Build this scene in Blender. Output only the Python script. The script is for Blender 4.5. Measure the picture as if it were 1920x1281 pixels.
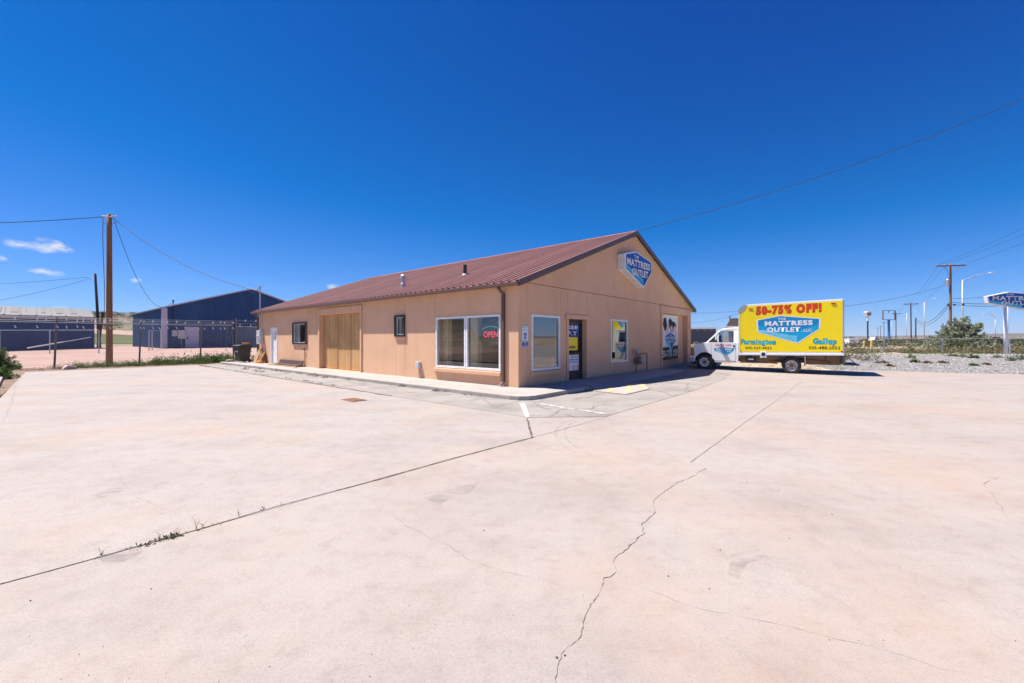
import bpy, bmesh, math, random
from mathutils import Vector, Matrix, noise as mnoise
random.seed(11)
R = math.radians
scn = bpy.context.scene
for o in list(bpy.data.objects): bpy.data.objects.remove(o)
col = scn.collection

# ------------------------------------------------------------------ camera
F_PX, CX, CY, CAM_H = 786.0, 960.0, 636.0, 1.55
cd = bpy.data.cameras.new('camera'); cam = bpy.data.objects.new('camera', cd); col.objects.link(cam)
cam.location = (0, 0, CAM_H); cam.rotation_euler = (R(90), 0, 0)
cd.sensor_width = 36.0; cd.lens = F_PX / 1920 * 36
cd.shift_y = -4.5 / 1920
cd.clip_start = 0.05; cd.clip_end = 20000
scn.camera = cam

# ------------------------------------------------------------------ sky and sun
SUN_EL = R(65.0); SUN_H = Vector((-0.985, 0.170))        # horizontal direction towards the sun
wd = bpy.data.worlds.new('World'); scn.world = wd; wd.use_nodes = True
nt = wd.node_tree; nt.nodes.clear()
def wn(t, **k):
    n = nt.nodes.new(t)
    for a, b in k.items(): setattr(n, a, b)
    return n
wout = wn('ShaderNodeOutputWorld'); wbg = wn('ShaderNodeBackground'); wbg.inputs['Strength'].default_value = 0.070
sky = wn('ShaderNodeTexSky', sky_type='NISHITA', sun_disc=False, sun_elevation=SUN_EL,
         sun_rotation=math.atan2(SUN_H.x, SUN_H.y), altitude=1600, air_density=1.0, dust_density=0.4, ozone_density=4.0)
# one even colour grade for the whole sky: the photograph's deeper, polarised blue
gain = wn('ShaderNodeVectorMath', operation='MULTIPLY_ADD'); gain.inputs[1].default_value = (.62, .70, 1.04); gain.inputs[2].default_value = (-.95, -.46, -.05)
nt.links.new(sky.outputs[0], gain.inputs[0])
hsv = wn('ShaderNodeVectorMath', operation='MAXIMUM'); hsv.inputs[1].default_value = (.02, .02, .02); nt.links.new(gain.outputs[0], hsv.inputs[0])
tc = wn('ShaderNodeTexCoord')
def vdot(vec_out, v):
    n = wn('ShaderNodeVectorMath', operation='DOT_PRODUCT'); nt.links.new(vec_out, n.inputs[0]); n.inputs[1].default_value = v
    return n.outputs['Value']
def wmath(op, a, b=None, c=None):
    n = wn('ShaderNodeMath', operation=op)
    for i, x in enumerate((a, b, c)):
        if x is None: continue
        if isinstance(x, (int, float)): n.inputs[i].default_value = x
        else: nt.links.new(x, n.inputs[i])
    return n.outputs[0]
wnoise = wn('ShaderNodeTexNoise'); wnoise.inputs['Scale'].default_value = 42; wnoise.inputs['Detail'].default_value = 7
wnoise.inputs['Roughness'].default_value = .62
wmap = wn('ShaderNodeMapping'); wmap.inputs['Scale'].default_value = (1, 1, 2.2)
nt.links.new(tc.outputs['Generated'], wmap.inputs[0]); nt.links.new(wmap.outputs[0], wnoise.inputs['Vector'])
cur = hsv.outputs[0]
# small fair-weather clouds low over the western horizon: direction, half width, half height (in radians), density
for (px, py, hw, hh, tilt, den) in ((68, 462, .042, .0085, -.06, 1.0), (98, 457, .022, .007, -.28, .95), (88, 511, .022, .006, -.05, .85),
                              (254, 526, .010, .005, 0, .8), (626, 538, .016, .007, 0, .75), (118, 577, .014, .004, 0, .5), (2, 484, .008, .005, 0, .6)):
    d = Vector(((px - CX) / F_PX, 1, (CY - py) / F_PX)).normalized()
    rt = Vector((d.y, -d.x, 0)).normalized(); up = rt.cross(d)
    rt2 = rt * math.cos(tilt) + up * math.sin(tilt); up2 = up * math.cos(tilt) - rt * math.sin(tilt)
    a = wmath('DIVIDE', wmath('SUBTRACT', vdot(tc.outputs['Generated'], rt2), 0.0), hw)
    b = wmath('DIVIDE', wmath('SUBTRACT', vdot(tc.outputs['Generated'], up2), 0.0), hh)
    rr = wmath('ADD', wmath('MULTIPLY', a, a), wmath('MULTIPLY', b, b))
    front = wmath('GREATER_THAN', vdot(tc.outputs['Generated'], d), 0.5)
    v = wmath('ADD', rr, wmath('MULTIPLY', wmath('SUBTRACT', wnoise.outputs[0], .5), 4.2))
    mr = wn('ShaderNodeMapRange', interpolation_type='SMOOTHSTEP'); nt.links.new(v, mr.inputs[0])
    mr.inputs[1].default_value = 1.15; mr.inputs[2].default_value = -.9; mr.inputs[3].default_value = 0.0; mr.inputs[4].default_value = den
    fac = wmath('MULTIPLY', mr.outputs[0], front)
    mx = wn('ShaderNodeMixRGB'); nt.links.new(fac, mx.inputs[0]); nt.links.new(cur, mx.inputs[1]); mx.inputs[2].default_value = (6.6, 6.7, 7.0, 1)
    cur = mx.outputs[0]
nt.links.new(cur, wbg.inputs['Color']); nt.links.new(wbg.outputs[0], wout.inputs[0])

sd = bpy.data.lights.new('sun', 'SUN'); sd.energy = 5.0; sd.angle = R(0.53); sd.color = (1.0, .955, .89)
sun = bpy.data.objects.new('sun', sd); col.objects.link(sun)
to_sun = Vector((SUN_H.x * math.cos(SUN_EL), SUN_H.y * math.cos(SUN_EL), math.sin(SUN_EL)))
sun.rotation_euler = (-to_sun).to_track_quat('-Z', 'Y').to_euler(); sun.location = to_sun * 60

scn.view_settings.view_transform = 'Standard'; scn.view_settings.look = 'None'
scn.view_settings.exposure = 0.92; scn.view_settings.gamma = 1; scn.view_settings.use_curve_mapping = False
scn.render.engine = 'CYCLES'; scn.cycles.max_bounces = 8; scn.cycles.transparent_max_bounces = 12

# ------------------------------------------------------------------ frame of the store: x out of the gable, y along the gable
TH = math.atan2(-.65, .76); C0 = Vector((.19, 12.35))
EX = Vector((math.cos(TH), math.sin(TH))); EY = Vector((-EX.y, EX.x))
def W2(x, y):
    p = C0 + EX * x + EY * y
    return (p.x, p.y)
def sstep(a, b, t):
    t = max(0., min(1., (t - a) / (b - a))); return t * t * (3 - 2 * t)
def gz(x, y):
    left = .6 * sstep(25, 46, y); right = .47 * sstep(17, 31, y)
    k = sstep(-5, 12, x); z = left * (1 - k) + right * k
    r = math.hypot(x, y)
    ang = math.degrees(math.atan2(x, y))
    if y > 0:
        z += 21 * sstep(110, 360, r) * sstep(-20, -30, ang) * (0.85 + .3 * mnoise.noise(Vector((x, y, 0)) * .006)) * sstep(1500, 600, r)
    if r > 900:
        n = mnoise.noise(Vector((math.cos(math.atan2(y, x)) * 3, math.sin(math.atan2(y, x)) * 3, 1))) + .5 * mnoise.noise(Vector((x, y, 0)) * .0011)
        z += sstep(1700, 3000, r) * (26 + 24 * n)
    return z
def G(px, py, z=0.0):
    dz = (CY - py) / F_PX; k = (z - CAM_H) / dz
    return ((px - CX) / F_PX * k, k)
def GG(px, py):                 # pixel to terrain, by iteration
    z = 0
    for _ in range(25):
        p = G(px, py, z); z = .5 * z + .5 * gz(*p)
    return p
def at(px, d): return (px - CX) / F_PX * d
def zat(py, d): return CAM_H + (CY - py) / F_PX * d

# ------------------------------------------------------------------ materials
MATS = {}
class NT:
    def __init__(s, name):
        s.m = bpy.data.materials.new(name); s.m.use_nodes = True; s.t = s.m.node_tree; s.b = s.t.nodes['Principled BSDF']; s.out = s.t.nodes['Material Output']
        MATS[name] = s.m
    def n(s, t, **k):
        x = s.t.nodes.new(t)
        for a, b in k.items(): setattr(x, a, b)
        return x
    def l(s, a, b): s.t.links.new(a, b)
    def noise(s, scale, detail=4, rough=.55, stretch=None, rot=0, obj=False):
        x = s.n('ShaderNodeTexNoise'); x.inputs['Scale'].default_value = scale; x.inputs['Detail'].default_value = detail; x.inputs['Roughness'].default_value = rough
        src = s.n('ShaderNodeTexCoord').outputs['Object'] if obj else s.n('ShaderNodeNewGeometry').outputs['Position']
        mp = s.n('ShaderNodeMapping'); mp.inputs['Rotation'].default_value = (0, 0, rot)
        if stretch: mp.inputs['Scale'].default_value = stretch
        s.l(src, mp.inputs[0]); s.l(mp.outputs[0], x.inputs['Vector'])
        return x.outputs[0]
    def ramp(s, fac, stops):
        r = s.n('ShaderNodeValToRGB'); s.l(fac, r.inputs[0]); e = r.color_ramp.elements
        while len(e) < len(stops): e.new(.5)
        for q, (p, c) in zip(e, stops): q.position = p; q.color = (*c, 1) if len(c) == 3 else c
        return r.outputs[0]
    def mix(s, a, b, fac, mode='MIX'):
        x = s.n('ShaderNodeMixRGB', blend_type=mode)
        for i, v in ((0, fac), (1, a), (2, b)):
            if isinstance(v, (int, float)): x.inputs[i].default_value = v
            elif isinstance(v, tuple): x.inputs[i].default_value = (*v, 1)
            else: s.l(v, x.inputs[i])
        return x.outputs[0]
    def math(s, op, a, b):
        x = s.n('ShaderNodeMath', operation=op)
        for i, v in ((0, a), (1, b)):
            if isinstance(v, (int, float)): x.inputs[i].default_value = v
            else: s.l(v, x.inputs[i])
        return x.outputs[0]
    def bump(s, h, strength=.3, dist=.01):
        x = s.n('ShaderNodeBump'); x.inputs['Strength'].default_value = strength; x.inputs['Distance'].default_value = dist
        s.l(h, x.inputs['Height']); s.l(x.outputs[0], s.b.inputs['Normal'])
    def base(s, c):
        if isinstance(c, tuple): s.b.inputs['Base Color'].default_value = (*c, 1)
        else: s.l(c, s.b.inputs['Base Color'])
    def set(s, rough=.6, metal=0, spec=None):
        s.b.inputs['Roughness'].default_value = rough; s.b.inputs['Metallic'].default_value = metal
        if spec is not None: s.b.inputs['Specular IOR Level'].default_value = spec
def plain(name, c, rough=.6, metal=0, var=.12, scale=6, bump=0, bscale=60, obj=True):
    """paint, metal, plastic: a colour with slight uneven wear"""
    s = NT(name); nz = s.noise(scale, 5, .6, obj=obj)
    lo = tuple(max(0, x * (1 - var)) for x in c); hi = tuple(min(1, x * (1 + var)) for x in c)
    s.base(s.ramp(nz, [(.3, lo), (.7, hi)])); s.set(rough, metal, .15 if name.startswith(('print_', 'logo_')) else None)
    if bump: s.bump(s.noise(bscale, 4, .6, obj=obj), bump, .01)
    return s.m

def make_surfaces():
    # pale broom-finished concrete, pinkish and streaked, with speckle, stains and tyre scuffs
    for cname, tint in (('concrete', (.985, .955, .935)), ('concrete_pale', (.985, .978, .972))):
     s = NT(cname)
     big = s.noise(.16, 5, .6); mid = s.noise(.9, 7, .68); streak = s.noise(.5, 6, .62, (.45, 2.0, 1), TH + R(8)); fine = s.noise(55, 4, .8); grain = s.noise(190, 2, .75)
     c = s.ramp(big, [(.30, (.325, .272, .240)), (.5, (.355, .315, .286)), (.70, (.362, .306, .262))])
     c = s.mix(c, s.ramp(mid, [(.30, (.258, .208, .182)), (.52, (.358, .320, .292)), (.75, (.395, .368, .343))]), .50)
     c = s.mix(c, s.ramp(streak, [(.34, (.255, .228, .220)), (.52, (.360, .325, .305)), (.75, (.385, .355, .335))]), .25)
     c = s.mix(c, s.ramp(fine, [(.32, (.66, .63, .62)), (.52, (1, 1, 1)), (.75, (1.08, 1.07, 1.06))]), .45, 'MULTIPLY')
     c = s.mix(c, s.ramp(grain, [(.30, (.40, .38, .38)), (.50, (1, 1, 1))]), .6, 'MULTIPLY')
     c = s.mix(c, s.ramp(s.noise(5.5, 6, .75), [(.34, (.86, .83, .81)), (.5, (1, 1, 1)), (.7, (1.05, 1.03, 1.02))]), .7, 'MULTIPLY')
     spots = s.noise(9, 2, .5)
     c = s.mix(c, (.19, .17, .16), s.math('MULTIPLY', s.ramp(spots, [(.765, (0, 0, 0)), (.80, (1, 1, 1))]), .45))
     oil = s.noise(.6, 6, .66, (1, 1.8, 1), .4)
     c = s.mix(c, (.215, .195, .195), s.math('MULTIPLY', s.ramp(oil, [(.58, (0, 0, 0)), (.80, (1, 1, 1))]), .45))
     rust = s.noise(.42, 6, .66, (1, 1, 1), 1.7)
     c = s.mix(c, (.400, .275, .195), s.math('MULTIPLY', s.ramp(rust, [(.48, (0, 0, 0)), (.78, (1, 1, 1))]), .55))
     c = s.mix(c, tint, 1.0, 'MULTIPLY'); s.base(c); s.set(.85, 0, .25); s.bump(s.noise(160, 4, .75), .12, .003)
    s = NT('scuff'); s.base(s.ramp(s.noise(14, 5, .7), [(.3, (.17, .155, .15)), (.7, (.25, .225, .215))])); s.set(.9, 0, .15)
    t = s.n('ShaderNodeBsdfTransparent'); ms = s.n('ShaderNodeMixShader'); s.l(s.ramp(s.noise(3.2, 6, .72, (1, 3, 1), TH), [(.42, (0, 0, 0)), (.75, (.42, .42, .42))]), ms.inputs[0]); s.l(t.outputs[0], ms.inputs[1]); s.l(s.b.outputs[0], ms.inputs[2]); s.l(ms.outputs[0], s.out.inputs[0])
    s = NT('sidewalk')
    c = s.ramp(s.noise(1.3, 6, .65), [(.3, (.33, .285, .255)), (.6, (.42, .37, .338))])
    c = s.mix(c, s.ramp(s.noise(60, 3, .7), [(.3, (.66, .64, .62)), (.55, (1, 1, 1))]), .6, 'MULTIPLY'); s.base(c); s.set(.9, 0, .2); s.bump(s.noise(50, 5, .7), .4, .012)
    s = NT('asphalt')
    c = s.ramp(s.noise(.9, 6, .65), [(.3, (.245, .215, .192)), (.5, (.315, .282, .256)), (.7, (.365, .332, .303))])
    c = s.mix(c, s.ramp(s.noise(90, 3, .75), [(.3, (.5, .48, .47)), (.6, (1, 1, 1))]), .7, 'MULTIPLY'); s.base(c); s.set(.9, 0, .2); s.bump(s.noise(80, 4, .7), .5, .01)
    s = NT('crack'); s.base(s.ramp(s.noise(14, 4, .7), [(.35, (.07, .055, .045)), (.7, (.20, .165, .14))])); s.set(.95, 0, .1)
    s = NT('crack_mid'); s.base(s.ramp(s.noise(11, 5, .75), [(.35, (.13, .108, .095)), (.58, (.30, .265, .245))])); s.set(.95, 0, .1)
    s = NT('crack_pale'); s.base(s.ramp(s.noise(9, 4, .7), [(.35, (.20, .17, .155)), (.65, (.36, .32, .30))])); s.set(.95, 0, .1)
    # open ground: reddish dirt with dry scrub
    s = NT('ground')
    c = s.ramp(s.noise(.35, 6, .65), [(.3, (.34, .225, .175)), (.55, (.42, .295, .24)), (.8, (.46, .35, .28))])
    c = s.mix(c, s.ramp(s.noise(3, 5, .7), [(.3, (.6, .57, .55)), (.6, (1, 1, 1))]), .6, 'MULTIPLY')
    g = s.noise(.045, 6, .7)
    c = s.mix(c, s.ramp(s.noise(.5, 5, .7), [(.35, (.10, .105, .05)), (.65, (.23, .20, .11))]), s.ramp(g, [(.44, (0, 0, 0)), (.56, (.85, .85, .85))]))
    sx = s.n('ShaderNodeSeparateXYZ'); s.l(s.n('ShaderNodeNewGeometry').outputs['Position'], sx.inputs[0])
    hi = s.ramp(s.math('MULTIPLY', sx.outputs[2], .05), [(.10, (0, 0, 0)), (.6, (.8, .8, .8))])     # mesas and slopes wear juniper scrub
    c = s.mix(c, s.ramp(s.noise(.06, 7, .75), [(.38, (.03, .038, .026)), (.56, (.085, .07, .055)), (.75, (.15, .115, .085))]), hi)
    s.base(c); s.set(.95, 0, .15); s.bump(s.noise(8, 6, .7), .5, .05)
    s = NT('dirt')
    c = s.ramp(s.noise(.6, 6, .65, (.4, 1.6, 1), .5), [(.3, (.33, .215, .175)), (.55, (.40, .275, .232)), (.8, (.43, .32, .275))])
    c = s.mix(c, s.ramp(s.noise(25, 4, .75), [(.3, (.7, .66, .64)), (.6, (1, 1, 1))]), .6, 'MULTIPLY'); s.base(c); s.set(.95, 0, .15); s.bump(s.noise(12, 6, .7), .5, .04)
    s = NT('soil')
    c = s.ramp(s.noise(2.5, 6, .7), [(.3, (.15, .10, .075)), (.55, (.25, .18, .135)), (.8, (.36, .27, .21))]); s.base(c); s.set(.95, 0, .1); s.bump(s.noise(14, 6, .7), .8, .05)
    s = NT('dry_ground')
    c = s.ramp(s.noise(1.4, 6, .7), [(.3, (.28, .21, .13)), (.5, (.42, .33, .23)), (.75, (.50, .41, .31))]); s.base(c); s.set(.95, 0, .1); s.bump(s.noise(20, 6, .7), .8, .04)
    s = NT('gravel_base')
    c = s.ramp(s.noise(26, 5, .75), [(.32, (.12, .11, .105)), (.5, (.25, .235, .225)), (.7, (.35, .33, .315))]); s.base(c); s.set(.95, 0, .15); s.bump(s.noise(26, 5, .75), .9, .05)
    s = NT('gravel_stone'); g = s.n('ShaderNodeNewGeometry')
    s.base(s.ramp(g.outputs['Random Per Island'], [(0, (.13, .12, .115)), (.5, (.27, .25, .24)), (1, (.40, .375, .36))])); s.set(.9, 0, .2)
    s = NT('field'); s.base(s.ramp(s.noise(.25, 6, .7), [(.3, (.065, .080, .030)), (.7, (.13, .135, .06))])); s.set(.95, 0, .1)
    # stucco: tan sand float finish with faint vertical runs
    s = NT('stucco')
    c = s.ramp(s.noise(1.2, 6, .6, obj=True), [(.3, (.74, .450, .275)), (.7, (.80, .500, .318))])
    c = s.mix(c, s.ramp(s.noise(2.2, 5, .65, (1, 1, .16), obj=True), [(.35, (.86, .84, .82)), (.62, (1, 1, 1))]), .4, 'MULTIPLY')
    c = s.mix(c, s.ramp(s.noise(.35, 5, .7, obj=True), [(.35, (.90, .87, .85)), (.65, (1, 1, 1))]), .8, 'MULTIPLY')
    c = s.mix(c, s.ramp(s.noise(90, 3, .7, obj=True), [(.3, (.86, .85, .84)), (.6, (1, 1, 1))]), .5, 'MULTIPLY')
    s.base(c); s.set(.92, 0, .15); s.bump(s.noise(75, 4, .65, obj=True), .35, .006)
    # painted ribbed steel roof, chalky brown-mauve
    s = NT('roof_metal'); oi = s.n('ShaderNodeObjectInfo')
    c = s.ramp(s.noise(.7, 5, .6, (2.5, .5, .5), obj=True), [(.3, (.200, .080, .068)), (.7, (.285, .130, .112))])
    c = s.mix(c, s.ramp(oi.outputs['Random'], [(0, (.74, .72, .72)), (1, (1.12, 1.06, 1.04))]), 1, 'MULTIPLY'); s.base(c); s.set(.62, .0, .22)
    s = NT('roof_rib_lit'); s.base(s.ramp(s.noise(1.5, 5, .65, (2.5, .5, .5), obj=True), [(.3, (.27, .14, .125)), (.7, (.38, .225, .205))])); s.set(.5)  # rib crowns paler: chalky wear plus painted-in light that the ribs catch
    s = NT('blue_siding'); oi = s.n('ShaderNodeObjectInfo')
    c = s.ramp(s.noise(.5, 4, .6, (1, 1, .3), obj=True), [(.3, (.020, .066, .165)), (.7, (.030, .086, .205))]); s.base(s.mix(c, s.ramp(oi.outputs['Random'], [(0, (.9, .9, .9)), (1, (1, 1, 1))]), 1, 'MULTIPLY')); s.set(.55, 0, .2)
    s = NT('wood_pole'); s.base(s.ramp(s.noise(5, 6, .7, (3, 3, .12), obj=True), [(.3, (.12, .055, .025)), (.5, (.25, .125, .055)), (.75, (.36, .20, .10))])); s.set(.85, 0, .2); s.bump(s.noise(5, 6, .7, (5, 5, .1), obj=True), .6, .02)
    s = NT('wood_dark'); s.base(s.ramp(s.noise(5, 6, .7, (3, 3, .12), obj=True), [(.3, (.04, .028, .022)), (.7, (.12, .085, .065))])); s.set(.9, 0, .2)
    s = NT('plywood'); oi = s.n('ShaderNodeObjectInfo')
    c = s.ramp(s.noise(2.2, 7, .7, (4.5, 4, .22), obj=True), [(.28, (.40, .205, .075)), (.48, (.58, .34, .145)), (.7, (.70, .455, .215))])
    c = s.mix(c, s.ramp(oi.outputs['Random'], [(0, (.80, .78, .76)), (1, (1, 1, 1))]), 1, 'MULTIPLY')
    c = s.mix(c, s.ramp(s.noise(1.1, 4, .6, obj=True), [(.35, (.78, .75, .72)), (.6, (1, 1, 1))]), .6, 'MULTIPLY'); s.base(c); s.set(.8, 0, .25)
    # window glass: clear pane that mirrors the yard
    s = NT('glass'); s.t.nodes.remove(s.b); fr = s.n('ShaderNodeFresnel'); bfc = s.n('ShaderNodeNewGeometry'); io = s.n('ShaderNodeMapRange'); s.l(bfc.outputs['Backfacing'], io.inputs[0]); io.inputs[3].default_value = 2.15; io.inputs[4].default_value = 1 / 2.15; s.l(io.outputs[0], fr.inputs[0])
    tr = s.n('ShaderNodeBsdfTransparent'); tr.inputs[0].default_value = (.80, .84, .83, 1); gl = s.n('ShaderNodeBsdfGlossy'); gl.inputs['Roughness'].default_value = .004
    ms = s.n('ShaderNodeMixShader'); s.l(fr.outputs[0], ms.inputs[0]); s.l(tr.outputs[0], ms.inputs[1]); s.l(gl.outputs[0], ms.inputs[2]); s.l(ms.outputs[0], s.out.inputs[0])
    s = NT('mirror_film'); s.t.nodes.remove(s.b); fr = s.n('ShaderNodeFresnel'); bfc = s.n('ShaderNodeNewGeometry'); io = s.n('ShaderNodeMapRange'); s.l(bfc.outputs['Backfacing'], io.inputs[0]); io.inputs[3].default_value = 3.2; io.inputs[4].default_value = 1 / 3.2; s.l(io.outputs[0], fr.inputs[0])
    tr = s.n('ShaderNodeBsdfTransparent'); tr.inputs[0].default_value = (.30, .32, .32, 1); gl = s.n('ShaderNodeBsdfGlossy'); gl.inputs['Roughness'].default_value = .004
    ms = s.n('ShaderNodeMixShader'); s.l(fr.outputs[0], ms.inputs[0]); s.l(tr.outputs[0], ms.inputs[1]); s.l(gl.outputs[0], ms.inputs[2]); s.l(ms.outputs[0], s.out.inputs[0])
    def leaf(name, stops, trans=.25):
        s = NT(name); g = s.n('ShaderNodeNewGeometry'); s.base(s.ramp(g.outputs['Random Per Island'], stops)); s.set(.7, 0, .2)
        t = s.n('ShaderNodeBsdfTranslucent'); rr = s.ramp(g.outputs['Random Per Island'], stops); s.l(rr, t.inputs[0]); m = s.n('ShaderNodeMixShader'); m.inputs[0].default_value = trans
        s.l(s.b.outputs[0], m.inputs[1]); s.l(t.outputs[0], m.inputs[2]); s.l(m.outputs[0], s.out.inputs[0])
    leaf('leaf_silver', [(0, (.13, .155, .085)), (.5, (.26, .285, .18)), (1, (.40, .42, .30))])
    leaf('leaf_green', [(0, (.045, .085, .022)), (.5, (.10, .155, .04)), (1, (.17, .21, .07))])
    leaf('leaf_sage', [(0, (.07, .075, .035)), (.45, (.15, .145, .075)), (.8, (.20, .17, .085)), (1, (.27, .20, .11))])
    leaf('leaf_dry', [(0, (.20, .13, .07)), (.5, (.38, .28, .16)), (1, (.52, .41, .26))])
    leaf('leaf_brown', [(0, (.12, .07, .045)), (.6, (.24, .15, .09)), (1, (.36, .25, .15))])
    leaf('leaf_dark', [(0, (.025, .04, .015)), (.6, (.055, .075, .03)), (1, (.09, .11, .05))], .15)
make_surfaces()
for nm, c, ro, me in (('white_paint', (.78, .78, .77), .45, 0), ('truck_white', (.80, .80, .80), .25, 0), ('truck_yellow', (.93, .71, .0), .35, 0), ('brown_trim', (.115, .062, .048), .45, 0),
        ('black', (.018, .018, .02), .5, 0), ('rubber', (.035, .034, .035), .85, 0), ('grey_metal', (.42, .42, .42), .45, .6), ('galvanised', (.46, .47, .48), .45, .55), ('steel_dark', (.17, .15, .135), .6, .4),
        ('rim_white', (.66, .65, .63), .45, 0), ('rust', (.26, .11, .045), .8, 0), ('chrome_grey', (.38, .39, .45), .35, .4), ('amber', (.62, .18, .02), .25, 0), ('red_lens', (.45, .02, .01), .3, 0),
        ('print_red', (.72, .055, .03), .5, 0), ('print_black', (.015, .015, .016), .5, 0), ('print_cyan', (.02, .47, .60), .5, 0), ('print_blue', (.015, .10, .42), .4, 0), ('print_mid', (.02, .30, .62), .4, 0),
        ('print_light', (.10, .50, .72), .4, 0), ('print_navy', (.012, .055, .22), .4, 0), ('print_white', (.80, .80, .80), .45, 0), ('print_cream', (.80, .76, .66), .5, 0), ('print_skin', (.66, .40, .36), .5, 0), ('print_pink', (.72, .54, .56), .5, 0),
        ('print_teal', (.05, .42, .38), .5, 0), ('print_orange', (.75, .27, .05), .5, 0), ('print_grey', (.20, .20, .22), .5, 0), ('stripe_white', (.72, .70, .68), .8, 0), ('stripe_yellow', (.70, .56, .25), .8, 0),
        ('interior', (.34, .30, .25), .8, 0), ('interior_floor', (.20, .18, .16), .6, 0), ('interior_cream', (.62, .50, .30), .8, 0), ('grey_plastic', (.50, .51, .52), .5, 0), ('bin_black', (.03, .032, .035), .55, 0), ('skirt_brown', (.23, .155, .10), .8, 0),
        ('orange', (.62, .22, .03), .6, 0), ('tan_board', (.42, .28, .14), .8, 0), ('door_lilac', (.52, .50, .56), .5, 0), ('roof_silver', (.145, .147, .152), .65, .0), ('roof_patch', (.15, .125, .108), .7, .0), ('mesh_wire', (.16, .16, .165), .5, .5), ('logo_blue', (.012, .25, .55), .4, 0), ('logo_pale', (.16, .55, .74), .4, 0), ('logo_end', (.015, .36, .66), .4, 0),
        ('trim_lilac', (.46, .45, .52), .5, 0), ('blue_post', (.02, .20, .50), .5, 0), ('wire', (.025, .025, .027), .6, 0), ('insulator', (.45, .46, .48), .4, 0), ('seat_grey', (.16, .16, .17), .8, 0), ('rock', (.42, .36, .32), .9, 0), ('bollard_yellow', (.62, .45, .10), .6, 0), ('dark_building', (.07, .085, .12), .6, 0), ('house_tan', (.40, .32, .28), .85, 0), ('lamp_steel', (.55, .50, .46), .5, .3)):
    plain(nm, c, ro, me, .03 if nm.startswith(('print_', 'truck_')) else .12)
def emitter(name, c, st):
    s = NT(name); s.base(c); s.b.inputs['Emission Color'].default_value = (*c, 1); s.b.inputs['Emission Strength'].default_value = st
for nm, c in (('stripe_white', (.62, .60, .58)), ('stripe_yellow', (.62, .47, .18))):        # worn road paint, chipped to the pavement
    s = NT(nm); s.base(s.mix(c, (.28, .25, .235), s.ramp(s.noise(7, 6, .75), [(.46, (0, 0, 0)), (.62, (1, 1, 1))]))); s.set(.85, 0, .2)
s = NT('stripe_faded'); s.base(s.mix((.50, .48, .46), (.30, .27, .25), s.ramp(s.noise(6, 7, .78), [(.40, (0, 0, 0)), (.54, (1, 1, 1))]))); s.set(.85, 0, .2)
emitter('neon_red', (1, .05, .06), .55); emitter('neon_teal', (.10, .45, .38), .22)

# ------------------------------------------------------------------ mesh helpers
class MB:
    def __init__(s): s.v = []; s.f = []
    def add(s, vs, fs):
        k = len(s.v); s.v += [tuple(p) for p in vs]; s.f += [tuple(i + k for i in f) for f in fs]; return s
    def box(s, x0, x1, y0, y1, z0, z1):
        return s.add([(x0, y0, z0), (x1, y0, z0), (x1, y1, z0), (x0, y1, z0), (x0, y0, z1), (x1, y0, z1), (x1, y1, z1), (x0, y1, z1)],
                     [(0, 3, 2, 1), (4, 5, 6, 7), (0, 1, 5, 4), (1, 2, 6, 5), (2, 3, 7, 6), (3, 0, 4, 7)])
    def tube(s, pts, r, n=8, cap=True):
        pts = [Vector(p) for p in pts]; rs = r if isinstance(r, (list, tuple)) else [r] * len(pts); k = len(s.v); up = Vector((0, 0, 1))
        for i, p in enumerate(pts):
            t = (pts[min(i + 1, len(pts) - 1)] - pts[max(i - 1, 0)]).normalized()
            a = t.cross(up if abs(t.z) < .95 else Vector((1, 0, 0))).normalized(); b = t.cross(a)
            for j in range(n):
                q = 2 * math.pi * j / n; s.v.append(tuple(p + (a * math.cos(q) + b * math.sin(q)) * rs[i]))
        for i in range(len(pts) - 1):
            for j in range(n): s.f.append((k + i * n + j, k + i * n + (j + 1) % n, k + (i + 1) * n + (j + 1) % n, k + (i + 1) * n + j))
        if cap: s.f.append(tuple(k + j for j in range(n - 1, -1, -1))); s.f.append(tuple(k + (len(pts) - 1) * n + j for j in range(n)))
        return s
    def prism(s, poly, fn, t0, t1):            # polygon in (u,v), fn(u,v,t) -> xyz
        n = len(poly); vs = [fn(u, v, t0) for u, v in poly] + [fn(u, v, t1) for u, v in poly]
        return s.add(vs, [tuple(range(n - 1, -1, -1)), tuple(range(n, 2 * n))] + [(i, (i + 1) % n, n + (i + 1) % n, n + i) for i in range(n)])
    def flat(s, poly, fn, t=0):
        return s.add([fn(u, v, t) for u, v in poly], [tuple(range(len(poly)))])
    def lathe(s, prof, o, axis='z', n=20):      # prof: (r, h)
        k = len(s.v)
        for r, h in prof:
            for j in range(n):
                q = 2 * math.pi * j / n; a, b = r * math.cos(q), r * math.sin(q)
                p = (a, b, h) if axis == 'z' else ((a, h, b) if axis == 'y' else (h, a, b))
                s.v.append((o[0] + p[0], o[1] + p[1], o[2] + p[2]))
        for i in range(len(prof) - 1):
            for j in range(n): s.f.append((k + i * n + j, k + i * n + (j + 1) % n, k + (i + 1) * n + (j + 1) % n, k + (i + 1) * n + j))
        return s
    def build(s, name, m, parent=None, smooth=False, bevel=0, seg=2):
        me = bpy.data.meshes.new(name); me.from_pydata(s.v, [], s.f)
        bm = bmesh.new(); bm.from_mesh(me); bmesh.ops.recalc_face_normals(bm, faces=bm.faces); bm.to_mesh(me); bm.free()
        o = bpy.data.objects.new(name, me); col.objects.link(o); me.materials.append(MATS[m])
        if parent: o.parent = parent
        if smooth:
            for p in me.polygons: p.use_smooth = True
        if bevel:
            b = o.modifiers.new('bevel', 'BEVEL'); b.width = bevel; b.segments = seg; b.limit_method = 'ANGLE'; b.angle_limit = R(35)
        return o
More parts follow.
